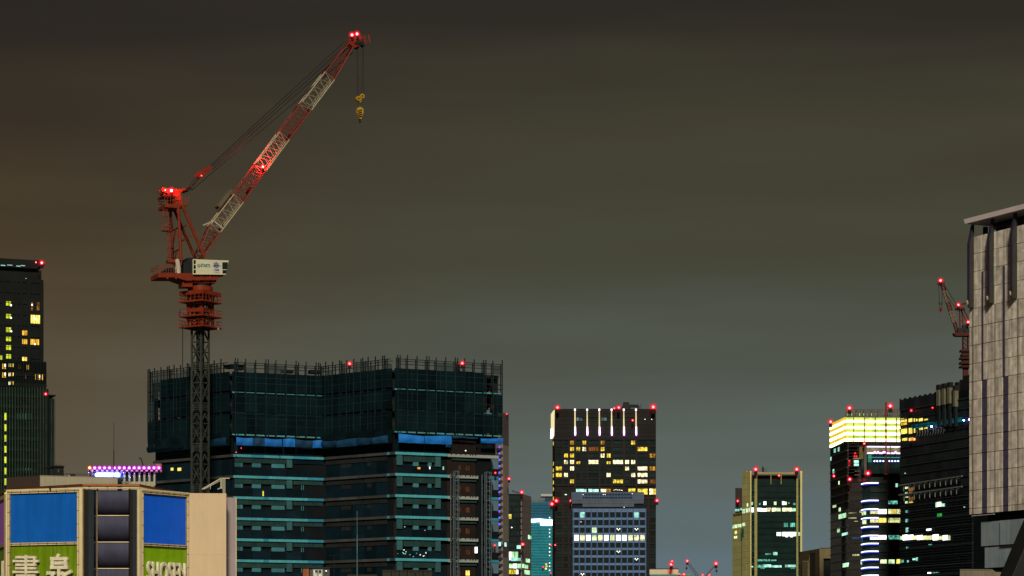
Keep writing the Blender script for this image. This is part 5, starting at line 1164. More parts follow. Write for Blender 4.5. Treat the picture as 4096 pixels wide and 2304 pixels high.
# ================================================================== tower with the bright yellow crown
cr_y = E('crown_yellow', (1.0, .68, .04), .85, .12, .1, obj=.06); cr_w = E('crown_white', (1.0, .95, .50), 3.2, .2, .15, obj=.1); cr_g = E('crown_lime', (.80, 1.0, .12), .95, .25, .25, obj=.12)
yt_d = M('tower_brown_flank', (.036, .036, .032), var=.2, scale=.1, obj=.15); yt_g = M('tower_green_glass', (.010, .022, .020), rough=.25, var=.4, scale=.12, obj=.3); yt_r = M('tower_rib', (.05, .042, .04), var=.2, scale=.3); ledge = M('tower_ledge', (.14, .16, .16), var=.2)
gold = M('gold_mullion', (.25, .19, .05), rough=.5); blue_bar = lamp_mat('blue_bar', (.80, .82, 1.0), 2.6); blue_lens = lamp_mat('blue_lens', (.05, .08, .95), .9)
yt = thing('yellow_crown_tower', 'office tower with a brilliant yellow crown and stacked blue-white light bars', 'building', (wx(3480, 1210), 1230, 0))
A2 = lambda x: 3290 + x * .25532; B2 = lambda y: 1580 + y * .25532
A3 = lambda x: 3290 + x * .31322; B3 = lambda y: 1850 + y * .31322
q0, q1 = P2(3318, 1200 * (H4 - 1668) / (H4 - 1696)), P2(3377, 1200)
fl, fr = Face(q0, q1), Face(q1, P2(3640, 1203))
zt = fr.Z(3377, 1668); zc = fr.Z(3377, 1766)
b = MB(); b.prism(footprint([fl.pt(0, 0, -1).xy, fr.pt(.3, 0, -1.5).xy, fr.pt(fr.L, 0, -1.5).xy], 10, 0), zc - 1, zt - .2); b.build('crown_core', black, yt)
for k in range(4):
    za, zb_ = zt - (zt - zc) * k / 4, zt - (zt - zc) * (k + 1) / 4; h = za - zb_
    for i in range(3): pb('crown_panel', cr_y, yt, fl, fl.L * i / 3 + .05, fl.L * (i + 1) / 3 - .05, zb_ + h * .48, za - .1, -1, -.1)
    pb('crown_lamp', cr_w, yt, fl, 0, fl.L, zb_ + .05, zb_ + h * .46, -1, -.05)
    for i in range(6):
        ua, ub = fr.U(3377 + .5) if i == 0 else fr.U(A2([340, 492, 660, 828, 992, 1160][i])) + .2, fr.U(A2([492, 660, 828, 992, 1160, 1330][i])) - .2
        for j in range(4):
            u0, u1 = ua + (ub - ua) * j / 4 + .06, ua + (ub - ua) * (j + 1) / 4 - .06
            pb('crown_panel', cr_g, yt, fr, u0, u1, zb_ + h * .58, za - .15, -1.4, -.5)
        pb('crown_lamp', cr_w, yt, fr, ua, ub, zb_ + .1, zb_ + h * .56, -1.4, -.45)
        if k == 0: pb('crown_mullion', gold, yt, fr, ub, ub + .38, zc - .3, zt, -1.5, .15)
    pb('crown_ledge', gold, yt, fr, 0, fr.L, zb_ - .1, zb_ + .08, -1.5, .1)
b = MB()
for i in range(24):
    x = A2(375) + i * 9.8
    b.bar(fr.p(x, 1666, -1.2), fr.p(x, 1636, -1.2), .30)
    if i % 3 == 1: b.bar(fr.p(x, 1664, -3), fr.p(x + 4, 1640, -1.2), .25)
for y in (1637, 1646, 1663): b.bar(fr.p(A2(375), y, -1.2), fr.p(3640, y, -1.2), .28)
b.bar(fr.p(3378, 1668, -1.2), fr.p(A2(375), 1664, -1.2), .3); b.build('screen_frame', M('screen_bronze', (.10, .085, .04)), yt)
for i in range(8): px('screen_lamp', cr_g, yt, fr, A2(410 + i * 62), 1652, A2(415 + i * 62), 1662, -2.2, -2.0)
# body below the crown
r0, r1 = P2(3320, q0.y - 1), P2(3390, 1196); bl = Face(r0, r1); br = Face(r1, P2(3640, 1199)); zb0 = zc - .4
z_low = br.Z(3390, 1914)
b = MB(); b.prism(footprint([bl.pt(0, 0, -.4).xy, br.pt(.2, 0, -6).xy, br.pt(br.L, 0, -6).xy], 10, 0), 0, zb0); b.build('upper_core', black, yt)
bl2 = Face(P2(3321, q0.y - 2), P2(3394, 1195)); br2 = Face(P2(3394, 1195), P2(3448, 1190)); bc = Face(P2(3448, 1190), P2(3481, 1186)); bd = Face(P2(3481, 1186), P2(3640, 1186))
b = MB(); b.prism(footprint([bl2.pt(0, 0, -.4).xy, bl2.pt(bl2.L, 0, -.4).xy + Vector((0, .3)), br2.pt(br2.L, 0, -.5).xy, bd.pt(0, 0, -.5).xy, bd.pt(bd.L, 0, -.5).xy], 10, 0), 0, z_low); b.build('lower_core', yt_g, yt)
for k in range(17):
    zz = zb0 - k * 4.05
    if zz < 20: break
    f_ = bl if zz > z_low else bl2
    pb('flank_panel', yt_d if k < 8 else yt_g, yt, f_, 0, f_.L - .05, zz - 3.85, zz - .3, -.5, -.1)
    pb('ledge', ledge, yt, f_, 0, f_.L, zz - .3, zz - .02, -.5, .35)
for x0, y0, x1, y1, m_ in ((3335.5, 1795, 3342, 1810, win_cy), (3352, 1789, 3358, 1805, win_cy), (3321, 1827, 3325, 1842, win_cy), (3331, 1877, 3336, 1893, win_cy), (3354, 1924, 3358, 1938, win_gy), (3331, 2019, 3344, 2030, win_gy), (3355, 2031, 3362, 2047, win_gy), (3355, 2055, 3383, 2073, win_gn), (3349, 2113, 3358, 2129, win_gn), (3368, 2131, 3390, 2143, win_cy), (3371, 2252, 3394, 2268, win_gn)):
    px('lit_window', m_, yt, bl2 if y0 > 1910 else bl, x0, y0, x1, y1, -.2, .05)
# notch under the crown
zn = lambda y: br.Z(3480, y)
for i in range(10): px('notch_beam', dark_metal, yt, br, 3392, 1772 + i * 13, 3440, 1774 + i * 13, -5, -1)
px('notch_fin', M('fin_grey', (.10, .095, .085)), yt, br, A2(650), B2(790), A2(692), B2(1250), -5, .2)
for i in range(4): px('notch_fin', M('fin_lime', (.28, .26, .10)) if i == 0 else MATS['fin_lime'], yt, br, A2(585 + i * 16), B2(810), A2(592 + i * 16), B2(1000), -3, -.2)
px('notch_frame', black, yt, br, A2(700), B2(740), 3640, B2(800), -6, .4)
px('notch_strip', lamp_mat('strip_violet', (.9, .75, 1.0), 2.0), yt, br, A2(712), B2(803), A2(1250), B2(813), -3, .2)
px('notch_room', E('notch_room_e', (.85, .75, .35), .25, .6, .4), yt, br, A2(715), B2(815), A2(1280), B2(890), -5, -3.5)
px('notch_strip', bpy.data.materials['strip_violet'], yt, br, A2(720), B2(902), A2(1275), B2(917), -3, .3); px('notch_lens', lamp_mat('violet_lens', (.45, .04, .75), .9), yt, br, A2(722), B2(894), A2(1272), B2(901), -3, .25)
px('notch_glass', yt_g, yt, br, A2(718), B2(920), A2(1275), B2(1230), -5, -1); px('notch_strip', lamp_mat('strip_teal', (.1, .8, .6), .7), yt, br, A2(725), B2(973), A2(1240), B2(979), -2, -.6)
px('notch_panel', E('notch_teal', (.1, .7, .4), .35, .4, .3), yt, br, A2(718), B2(925), A2(775), B2(1050), -1, -.7)
for x in (815, 862, 950, 970, 1140): beacon(yt, br.p(A2(x), B2(900), .8), .75, 'magenta', 12, halo=.8, core=.6, name='roof_lamp')
for x in (815, 860, 908, 955, 1050, 1095, 1143, 1188): beacon(yt, br.p(A2(x), B2(1035), -.2), .62, 'blue', 8, halo=.8, core=.55, name='roof_lamp')
for x, y in ((428, 1030), (428, 1060), (425, 1095), (520, 910), (510, 955), (540, 958)): beacon(yt, br.p(A2(x), B2(y), -1), .55, 'red', 5, halo=.8)
px('balcony_slab', MATS['fin_lime'], yt, br, A2(480), B2(985), A2(592), B2(1003), -4, 0); px('balcony_slab', MATS['fin_grey'], yt, br, A2(505), B2(1185), A2(588), B2(1200), -4, 0); px('balcony_slab', MATS['fin_grey'], yt, br, A2(505), B2(1245), A2(588), B2(1260), -4, 0)
px('balcony_window', win_cy, yt, br, A2(530), B2(1010), A2(590), B2(1110), -5, -3)
# ribbed bay, rounded corner with light bars, glass front
for k in range(14):
    y = 1931 + k * 34.3
    if y > 2330: break
    for i in range(9):
        px('rib', yt_r, yt, br2, 3397 + i * 5.7, y + 2, 3399.4 + i * 5.7, y + 18, -.5, .1)
    px('spandrel', yt_d, yt, br2, 3394.5, y + 18, 3447.5, y + 36, -.5, .15)
    for f_, xa, xb_ in ((bd, 3481.5, 3547), (bd, 3552, 3640)): px('spandrel', black, yt, f_, xa, y - 12, xb_, y + 3, -.5, .05)
    px('mullion', black, yt, bd, 3547, y - 12, 3552, y + 24, -.5, .25)
for y in (1933, 2003, 2037.5, 2072.5, 2107.6, 2143, 2175, 2206, 2238.6, 2270.6, 2302):
    bb_ = MB(); pts = [bc.p(3449, y + 4, .6), bc.p(3462, y + 1, .8), bc.p(3479, y - .5, .9), bd.p(3482, y - .6, .9), bd.p(3513, y - .6, .6)]
    bb_.path(pts, .30, 8); bar_o = bb_.build('light_bar', blue_bar, yt)
    bb_ = MB(); pts2 = [p - Vector((0, -.05, .42)) for p in pts]; bb_.path(pts2, .30, 6); bb_.build('bar_lens', blue_lens, bar_o)
for x0, y0, x1, y1, m_ in ((3481, 2037, 3512, 2055, win_cu), (3513, 2037, 3546, 2055, win_v), (3553, 2037, 3568, 2055, win_cu), (3569, 2037, 3585, 2055, win_ye), (3587, 2037, 3603, 2055, win_cu), (3481, 2072, 3497, 2090, win_cu), (3498, 2072, 3512, 2090, win_cu), (3514, 2072, 3530, 2090, win_ye), (3531, 2072, 3545, 2090, win_ye), (3553, 2072, 3602, 2090, E('office_mix', (.9, .95, .4), .5, .9, .6)),
                           (3481, 2141, 3545, 2157, win_v), (3554, 2141, 3577, 2157, win_tl), (3578, 2141, 3603, 2157, win_tl), (3522, 2238, 3534, 2254, win_w2), (3535, 2238, 3547, 2254, win_gy), (3555, 2238, 3578, 2254, win_gy), (3586, 2237, 3603, 2254, win_ye), (3554, 2003, 3590, 2016, win_tl), (3583, 1934, 3591, 1948, win_cy)):
    px('lit_window', m_, yt, bd, x0, y0, x1, y1, -.4, .08)
for x0, y0, x1, y1, m_ in ((3391, 2051, 3420, 2074, win_cu), (3435, 2043, 3447, 2061, win_cu), (3414, 2084, 3428, 2102, win_cu), (3406, 2149, 3446, 2169, E('window_deep_blue', (.04, .3, .6), .35, .6, 1.5, xs=3)), (3406, 2217, 3434, 2234, win_cu)):
    n = max(2, int((x1 - x0) / 6)); 
    for i in range(n): px('lit_window', m_, yt, br2, x0 + (x1 - x0) * i / n + 4.2, y0, x0 + (x1 - x0) * (i + 1) / n + 1.5 + 1.6, y1, -.4, .05)
px('lit_window', win_gy, yt, bc, 3450, 2045, 3464, 2060, 0, .12); px('lit_window', win_gy, yt, bc, 3450, 2078, 3465, 2096, 0, .12); px('lit_window', win_gy, yt, br2, 3443, 2242, 3448, 2262, 0, .1)
for x, y, Yb, r in ((3398, 1632, 1200, 11), (3561, 1624, 1199, 12), (3323, 1687, 1228, 10), (3472, 1893, 1183, 11), (3399, 1917, 1190, 9), (3336, 1904, 1225, 7), (3457, 1774, 1194, 6)): bpx(yt, x, y, Yb, r, power=50)
rm = MB(); rm.tube(P3(3544, 1897, 1183), P3(3544, 1608, 1183), .35, 8); rm.tube(P3(3561, 1897, 1183), P3(3561, 1780, 1183), .2, 6); rm.bar(P3(3544, 1630, 1183), P3(3566, 1630, 1183), .25); rm.bar(P3(3537, 1896, 1183), P3(3553, 1896, 1183), .7)
for y in range(1690, 1780, 6): rm.bar(P3(3544, y, 1183), P3(3548, y, 1183), .15)
tag(rm.build('antenna_mast', M('mast_red_lit', (.20, .02, .02))), 'slender red-lit antenna mast in front of the yellow crown', 'antenna')  # red lamp light is put into the mast colour

# ================================================================== dark curved building at the right
dc = M('dark_curtain', (.014, .020, .023), rough=.5, var=.35, scale=.1, spec=.1, obj=.3); dlin = M('dark_ledge', (.026, .042, .048), rough=.6, var=.3); fin_b = M('beige_fin', (.16, .155, .10), var=.15, scale=.3); truss_m = M('truss_grey', (.15, .17, .16), var=.35, scale=.5); teal_e = E('teal_glow', (.0, .22, .26), .35, .8, .25, obj=.3)
db = thing('dark_slab_tower', 'broad black office slab with four pale fins beside the stone tower', 'building', (wx(3740, 1110), 1120, 0))
d0, d1 = P2(3599, 1080 * (H4 - 1546) / (H4 - 1603)), P2(3890, 1080); fd = Face(d0, d1)
D4 = lambda x: 3560 + x * .28986; E4 = lambda y: 1480 + y * .28986
D5 = lambda x: 3560 + x * .31331; E5 = lambda y: 1850 + y * .31331
zt = fd.Z(3599, 1606)
b = MB(); b.prism(footprint([fd.pt(0, 0, -.5).xy, fd.pt(fd.U(4040), 0, -.5).xy], 20, 0), 0, zt - .4); b.build('core', hole_m, db)
for i in range(11):     # scalloped roof screens
    ua, ub = fd.L * i / 14, fd.L * (i + 1) / 14; b = MB(); n = 6
    pts = [(ua + (ub - ua) * j / n, zt + .2 + .8 * (1 - abs(2 * j / n - 1) ** 2) * -1 + 1.0) for j in range(n + 1)]
    b.extr(fd, [(ua, zt - 4), (ub - .05, zt - 4)] + pts[::-1][:1] + pts[::-1][1:], -.6, .15); b.build('roof_screen', dc, db)
for k in range(24):
    zz = zt - 4 - k * 4.2
    if zz < 22: break
    n = 12 if k < 16 else 12
    for i in range(n): pb('curtain_panel', dc, db, fd, fd.L * i / n + .08, fd.L * (i + 1) / n - .08, zz - 4.0, zz - .5, -.5, -.15)
    pb('ledge', dlin, db, fd, 0, fd.L, zz - .45, zz - .05, -.5, .25)
for k in range(46):      # fine horizontal louvers on the lower half
    zz = fd.Z(3605, 2030) - k * 1.15
    if zz > 22: pb('louver', dlin, db, fd, 0, fd.L, zz, zz + .14, -.15, .3)
for xa, xb_, ya in ((675, 718, 205), (748, 792, 188), (823, 865, 172), (905, 940, 215)):
    f_ = px('fin', black, db, fd, D4(xa), E4(ya), D4(xb_), E4(ya + 70), -.3, 1.5); px('fin_panel', fin_b, f_, fd, D4(xa + 3), E4(ya + 68), D4(xb_ - 3), E4(ya + 292), -.3, 1.5); px('fin_shaft', dc, f_, fd, D4(xa + 5), E4(ya + 292), D4(xb_ - 6), E4(780), -.3, 1.2)
px('plant_block', black, db, fd, D4(950), E4(62), D4(1140), E4(420), -16, -2); px('plant_block', black, db, fd, D4(905), E4(130), D4(960), E4(420), -12, -2); px('plant_block', black, db, fd, D4(865), E4(168), D4(910), E4(300), -8, -1)
for a, c, y0, y1, m_ in ((155, 190, 668, 718, win_ye), (192, 230, 668, 716, win_ye), (258, 305, 668, 715, win_ye), (330, 345, 668, 712, win_ye), (366, 374, 672, 706, win_ye), (400, 450, 668, 706, win_ye), (475, 520, 674, 694, win_ye), (155, 230, 728, 760, win_am), (155, 232, 800, 880, win_ye), (262, 305, 800, 878, win_ye), (333, 345, 805, 865, win_ye), (404, 450, 800, 825, win_ye), (475, 515, 795, 808, win_ye),
                         (170, 190, 935, 975, win_ye), (195, 235, 935, 975, win_ye), (262, 320, 935, 975, win_ye), (328, 346, 940, 972, win_ye)): px('lit_window', m_, db, fd, D4(a), E4(y0), D4(c), E4(y1), -.1, .12)
for i in range(16): px('teal_pane', teal_e, db, fd, D4(300 + i * 44), E4(755 - i * 6.6), D4(338 + i * 44), E4(815 - i * 6.6), -.1, .1)
for i in range(11): 
    b = MB(); xx = D4(380 + i * 37); yy = E4(880 - i * 5)
    b.path([fd.p(xx + 3 * math.sin(j * .9), yy - 14 + 7 * j, .5) for j in range(5)], .16, 5); b.build('twisted_rib', truss_m, db)
for i, (x, y, r, kd) in enumerate(((3726, 1706, 8, 'blue'), (3855, 1681, 7, 'blue'), (3879, 1678, 10, 'blue'), (3645, 1642, 6, 'red'), (3730, 1631, 4, 'red'), (3648, 1757, 6, 'red'))):
    Yb = fd.Yat(x) - 2; bpx(db, x, y, Yb, r, kd, 30 if kd == 'blue' else 20)
for (xa, ya, xb_, yb_) in ((145, 295, 955, 175), (150, 418, 955, 308)):
    b = MB(); A, B_ = fd.p(D5(xa), E5(ya), 1.4), fd.p(D5(xb_), E5(yb_), 1.4)
    b.bar(A, B_, .8, .55); tr = b.build('truss_beam', truss_m, db)
    n = 12
    for i in range(1, n):
        p = A.lerp(B_, i / n); b = MB(); b.bar(p, p - Vector((0, 0, 3.0)), .35); b.build('truss_post', truss_m, tr)
        b = MB(); b.bar(p - Vector((0, 0, .7)), A.lerp(B_, (i + .55) / n) - Vector((0, 0, .7)), .4, .3); b.build('truss_bracket', truss_m, tr)
for a, c, y0, y1, m_ in ((201, 230, 312, 335, win_gy), (201, 230, 380, 402, win_gy), (201, 230, 435, 448, win_gy), (201, 230, 496, 522, win_gy), (253, 282, 386, 398, win_ye), (253, 292, 500, 514, win_ye), (250, 295, 320, 370, win_br), (250, 295, 440, 490, win_br), (205, 228, 612, 640, win_tl), (205, 230, 722, 762, win_tl), (208, 232, 832, 890, win_cy), (214, 234, 1075, 1100, win_tl), (148, 172, 1242, 1280, win_tl), (226, 236, 1248, 1275, win_cy),
                         (140, 168, 940, 985, win_cu), (170, 222, 925, 990, win_v), (224, 295, 925, 985, win_v), (297, 350, 935, 982, win_cu), (353, 416, 930, 985, win_v), (418, 470, 935, 985, win_cu), (472, 540, 935, 985, win_cu), (553, 618, 920, 990, win_v), (622, 665, 940, 985, win_cu), (680, 740, 930, 990, win_v), (742, 768, 930, 990, win_gy),
                         (590, 604, 510, 570, win_gn), (607, 652, 505, 562, win_wh), (655, 664, 520, 560, win_cu), (668, 676, 525, 560, win_cy), (683, 697, 525, 560, win_cy), (610, 660, 652, 690, E('sign_green', (.05, .8, .12), .35, .5, .6)), (472, 525, 848, 866, win_bw), (500, 535, 1043, 1054, win_tl), (295, 350, 1222, 1245, win_cy), (340, 353, 1212, 1255, win_cy), (487, 522, 1402, 1418, win_wh), (530, 620, 1402, 1410, win_tl), (948, 955, 562, 575, win_cy), (192, 200, 133, 142, win_cy)):
    px('lit_window', m_, db, fd, D5(a), E5(y0), D5(c), E5(y1), -.1, .32)

# ================================================================== small red crane behind the stone tower
sr = M('small_crane_red', (.085, .018, .013), var=.2, scale=.5); sp = M('small_crane_pale', (.20, .14, .085), var=.2, scale=.5)
Y2 = 1122.0; cX = lambda x: 3720 + x * .31746; cY = lambda y: 1080 + y * .31746
c2 = thing('small_crane', 'small dark red crane with three red lamps beside the stone tower', 'crane', (wx(3862, Y2), Y2, 0))
q = lambda x, y, d=0: P3(cX(x), cY(y), Y2 - d)
ctr = P2(3862, Y2)
def lat(a, c, h, w_, n, r, rb):
    b = MB(); ax = (c - a).normalized(); s = Vector((0, 1, 0)); p = ax.cross(s).normalized()
    N_ = lambda t, i, j: a.lerp(c, t) + p * (h * i) + s * (w_ * j)
    for i in (-1, 1):
        for j in (-1, 1): b.bar(N_(0, i, j), N_(1, i, j), r)
    for k in range(n):
        for j in (-1, 1): b.bar(N_(k / n, -1, j), N_((k + .5) / n, 1, j), rb); b.bar(N_((k + .5) / n, 1, j), N_((k + 1) / n, -1, j), rb)
        for i in (-1, 1): b.bar(N_(k / n, i, -1), N_((k + 1) / n, i, 1), rb)
    return b
bp = [(150, 168), (182, 262), (225, 405), (262, 520), (308, 660), (345, 790)]
for i, m_ in enumerate((sr, sp, sr, sp, sr)): lat(q(*bp[i]), q(*bp[i + 1]), .75 if i < 4 else .6, .7, 3, .3, .18).build('boom_section', m_, c2)
b = MB(); b.bar(q(96, 168), q(185, 172), 1.2, 1.0); b.bar(q(98, 172), q(102, 150), .5); b.build('boom_head', sr, c2)
b = MB(); b.extr(Face(q(300, 800).xy - Vector((0, 2)), q(600, 800).xy - Vector((0, 2))), [(q(290, 0).x - q(300, 0).x, q(0, 800).z), (q(320, 0).x - q(300, 0).x, q(0, 835).z), (q(540, 0).x - q(300, 0).x, q(0, 835).z), (q(540, 0).x - q(300, 0).x, q(0, 795).z)], -5, 0); b.build('deck', sr, c2)
b = MB()
for (xa, ya, xb_, yb_, t) in ((372, 505, 380, 790, .55), (400, 505, 425, 790, .5), (390, 505, 480, 690, .5), (425, 500, 500, 640, .5), (372, 640, 420, 640, .3)): b.bar(q(xa, ya), q(xb_, yb_), t)
b.build('a_frame', sr, c2)
b = MB(); b.bar(q(318, 492), q(436, 486), 3.0, .7); b.bar(q(320, 475), q(436, 470), .2); b.bar(q(345, 440), q(440, 425), .9, .8); b.bar(q(320, 445), q(370, 445), 1.2, .9); b.bar(q(440, 428), q(482, 400), .7); b.build('apex', sr, c2)
b = MB(); b.bar(q(340, 770), q(420, 770), 3, 2.4); b.bar(q(430, 690), q(470, 790), 2.2, 2.2); b.build('machine_house', black, c2)
lat(Vector((ctr.x, Y2, q(0, 1060).z)), Vector((ctr.x, Y2, q(0, 835).z)), 1.1, 1.1, 4, .4, .25).build('mast_top', sr, c2)
b = MB()
for y, w_ in ((1022, 2.4), (1075, 2.1), (1115, 2.6), (1175, 2.6), (1222, 2.6)): b.box(ctr.x - w_, ctr.x + w_, Y2 - w_, Y2 + w_, q(0, y + 12).z, q(0, y - 12).z)
b.box(ctr.x - 1.6, ctr.x + 1.6, Y2 - 1.6, Y2 + 1.6, q(0, 1240).z, q(0, 1010).z); b.build('climbing_frame', M('small_frame', (.05, .015, .012)), c2)
b = MB(); b.box(ctr.x - 1.1, ctr.x + 1.1, Y2 - 1.1, Y2 + 1.1, 0, q(0, 1230).z); b.build('mast', sr, c2)
for (xa, ya, xb_, yb_) in ((188, 205, 325, 425), (196, 215, 330, 430), (200, 300, 350, 520), (106, 180, 118, 408), (153, 200, 150, 408), (118, 430, 128, 470), (150, 430, 142, 470)):
    b = MB(); b.tube(q(xa, ya, 1), q(xb_, yb_, 1), .11, 5); b.build('rope', cable_m, c2)
b = MB(); b.bar(q(118, 405, 1), q(118, 432, 1), .5); b.bar(q(150, 405, 1), q(150, 432, 1), .5); b.bar(q(118, 432, 1), q(150, 432, 1), .2); b.build('pulley', black, c2)
b = MB(); b.sphere(q(135, 490, 1), .72, 12, 8, 1.25); b.tube(q(135, 508, 1), q(135, 532, 1), .3, 6); b.build('hook_block', M('hook_red', (.22, .02, .02)), c2, True)
for x, y, r, pw in ((133, 132, 9.5, 60), (358, 438, 8.5, 60), (480, 655, 7.5, 60)): bpx(c2, cX(x), cY(y), Y2 - 2.2, r, power=pw)

# ================================================================== stone tower at the right edge
stone_r = M('marble_rib', (.34, .285, .22), rough=.6, var=.35, scale=1.2, streak=.3)
stone = M('marble_panel', (.76, .69, .58), rough=.6, var=.40, scale=.9, streak=.34, obj=.17, bump=.15); stone_d = M('stone_strip', (.080, .070, .115), rough=.5, var=.25, scale=1.5)
finm = M('fin_grey_green', (.055, .055, .045), rough=.45, metal=.3, var=.15); fin_e = M('fin_edge', (.035, .03, .06), rough=.4); capm = M('fin_cap', (.60, .55, .40), rough=.35, var=.1); corn = M('cornice_mauve', (.74, .64, .62), var=.08); joint = M('stone_joint', (.02, .017, .016))
sb = thing('stone_tower', 'pale marble-clad tower with dark fins and an overhanging cornice at the right edge', 'building', (wx(4050, 330), 340, 0))
YS = 335.0
nb = P2(4300, YS / (1 + .0294 * 423 / 202)); na = P2(3877, YS); fz = Face(na, nb)
zwt = fz.Z(3894, 947)
b = MB(); b.prism([fz.pt(.15, 0, -.25).xy, fz.pt(fz.L, 0, -.25).xy, fz.pt(fz.L, 0, -30).xy, fz.pt(3, 0, -30).xy], wz(2056, YS), zwt - .1); b.build('core', joint, sb)
colx = [3877, 3886, 3894, 3909, 3926.5, 3948, 3958, 3977, 3982, 3996, 4011, 4033, 4042, 4055, 4068, 4074, 4084, 4096, 4118, 4142, 4166, 4190]
rowy = [947, 1018.6, 1089.7, 1162.5, 1236, 1309, 1383, 1456, 1528, 1600, 1671, 1744.5, 1817, 1890, 1961.6, 2034.6, 2058]
rz = [fz.Z(3885, y) for y in rowy]; rz[0] = zwt
for r in range(len(rz) - 1):
    za, zb_ = rz[r], rz[r + 1]; thick = .10 if r in (5, 11) else .07
    for c in range(len(colx) - 1):
        xa, xb_ = colx[c], colx[c + 1]; u0, u1 = fz.U(xa) + .022, fz.U(xb_) - .022
        dark = (xa in (3926.5, 4011) and r >= 8)
        if r < 1 and c < 1: pass
        pb('stone_panel', stone_d if dark else stone_r if xa in (3886, 3977, 4068) and r > 3 else stone, sb, fz, u0, u1, zb_ + thick / 2, za - thick / 2, -.25, -.03 if dark else random.uniform(-.012, .012))
for xa, xb_, y0 in ((3926.5, 3934, 1086), (4011, 4020, 1064)):
    pb('slot', stone_d, sb, fz, fz.U(xa), fz.U(xb_), rz[8] + .02, fz.Z(xa, y0), -.2, .03)
# fins with slanted upper part and curved bright cap
for xa, xb_, yt_, yk, yb_ in ((3870, 3896, 905, 984, 1236), (3948, 3976, 882, 962, 1219), (4040, 4068, 858, 940, 1200), (4148, 4176, 830, 914, 1178)):
    ua, ub = fz.U(xa), fz.U(xb_) ; za, zk, zb_ = fz.Z(xa, yt_), fz.Z(xa, yk), fz.Z(xa, yb_); uc = ub
    fo = 0.75
    b = MB()   # fin: thin deep blade
    ux0, ux1 = ub - .42, ub - .02
    def sect(z, dd): return [fz.pt(ux0, z, dd), fz.pt(ux1, z, dd), fz.pt(ux1, z, -.05), fz.pt(ux0, z, -.05)]
    b.hexa(sect(zb_, fo) + sect(zk, fo)); b.hexa(sect(zk, fo) + sect(za, .12)); fo_ = b.build('fin', finm, sb)
    b = MB(); 
    def edge(z, dd): return [fz.pt(ux0 - .05, z, dd + .03), fz.pt(ux1 + .03, z, dd + .03), fz.pt(ux1 + .03, z, dd - .07), fz.pt(ux0 - .05, z, dd - .07)]
    b.hexa(edge(zb_ + .8, fo) + edge(zk, fo)); b.hexa(edge(zk, fo) + edge(za, .12)); b.build('fin_edge', fin_e, fo_)
    for e in (0, .16):
        b = MB(); b.path([fz.pt(ux0 - .06 + e, zb_ + .95 - .95 * t / 6, fo + .06 - .35 * (t / 6) ** 2) for t in range(7)], .06, 8); b.build('fin_cap', capm, fo_, True)
# cornice
cz0, cz1 = fz.Z(3862, 903), fz.Z(3853, 886)
for k, (xa, xb_) in enumerate(((3877, 3971.5), (3972, 4062), (4062.5, 4160), (4160.5, 4270))):
    u0, u1 = fz.U(xa), fz.U(xb_)
    b = MB(); b.hexa([fz.pt(u0 + (.3 if k == 0 else 0), cz0, .93), fz.pt(u1, cz0, .93), fz.pt(u1, cz0, -20), fz.pt(u0 + (.3 if k == 0 else 0), cz0, -20), fz.pt(u0, cz1, .95), fz.pt(u1, cz1, .95), fz.pt(u1, cz1, -20), fz.pt(u0, cz1, -20)]); b.build('cornice', corn, sb)
b = MB(); b.fbox(fz, 2.2, fz.L, zwt - .05, cz0 + .05, -10, -2.2); b.build('attic', glass, sb)
for x in (3912, 3936, 3990, 4030, 4082): px('attic_post', dark_metal, sb, fz, x, 905, x + 6, 950, -1.4, -.8)
for x, y in ((3902, 920), (3927, 915), (4013, 905), (4078, 880)): px('attic_glint', E('glint_teal', (.05, .5, .5), .5, .6, 1) if x == 3902 else MATS['glint_teal'], sb, fz, x, y, x + 2.2, y + 9, -2.2, -2.1)
b = MB(); b.tube(fz.p(4008, 846, -3), fz.p(4120, 727, -3), .06, 5); b.build('stay_cable', cable_m, sb)
px('soffit_trim', corn, sb, fz, 3889, 2059, 3975, 2061, -.3, .1)
# lower, set-back blue-grey volumes
lowp = M('slate_panel', (.26, .33, .36), rough=.5, var=.15, scale=.5, streak=.18, obj=.12)
sl = Face(fz.pt(fz.U(3927), 0, -.6).xy, fz.pt(fz.L, 0, -.6).xy)
za, zb_ = sl.Z(3927, 2089), sl.Z(3927, 2185); zc_ = sl.Z(3938, 2272)
b = MB(); b.prism([sl.pt(.1, 0, -.3).xy, sl.pt(sl.L, 0, -.3).xy, sl.pt(sl.L, 0, -25).xy, sl.pt(2.5, 0, -25).xy], 0, wz(2060, YS)); b.build('lower_core', hole_m, sb)
for xa, xb_ in ((3927, 3965), (3965.6, 4006), (4008, 4048), (4048.6, 4100), (4101, 4160)): pb('slate_panel', lowp, sb, sl, sl.U(xa), sl.U(xb_), zb_, za, -.3, .1 if xa < 4007 else .3)
for xa, xb_ in ((3938, 3975), (3975.6, 4016), (4017, 4060), (4060.6, 4120)): pb('slate_panel', lowp, sb, sl, sl.U(xa), sl.U(xb_), zc_, zb_ - .12, -.3, -.05)
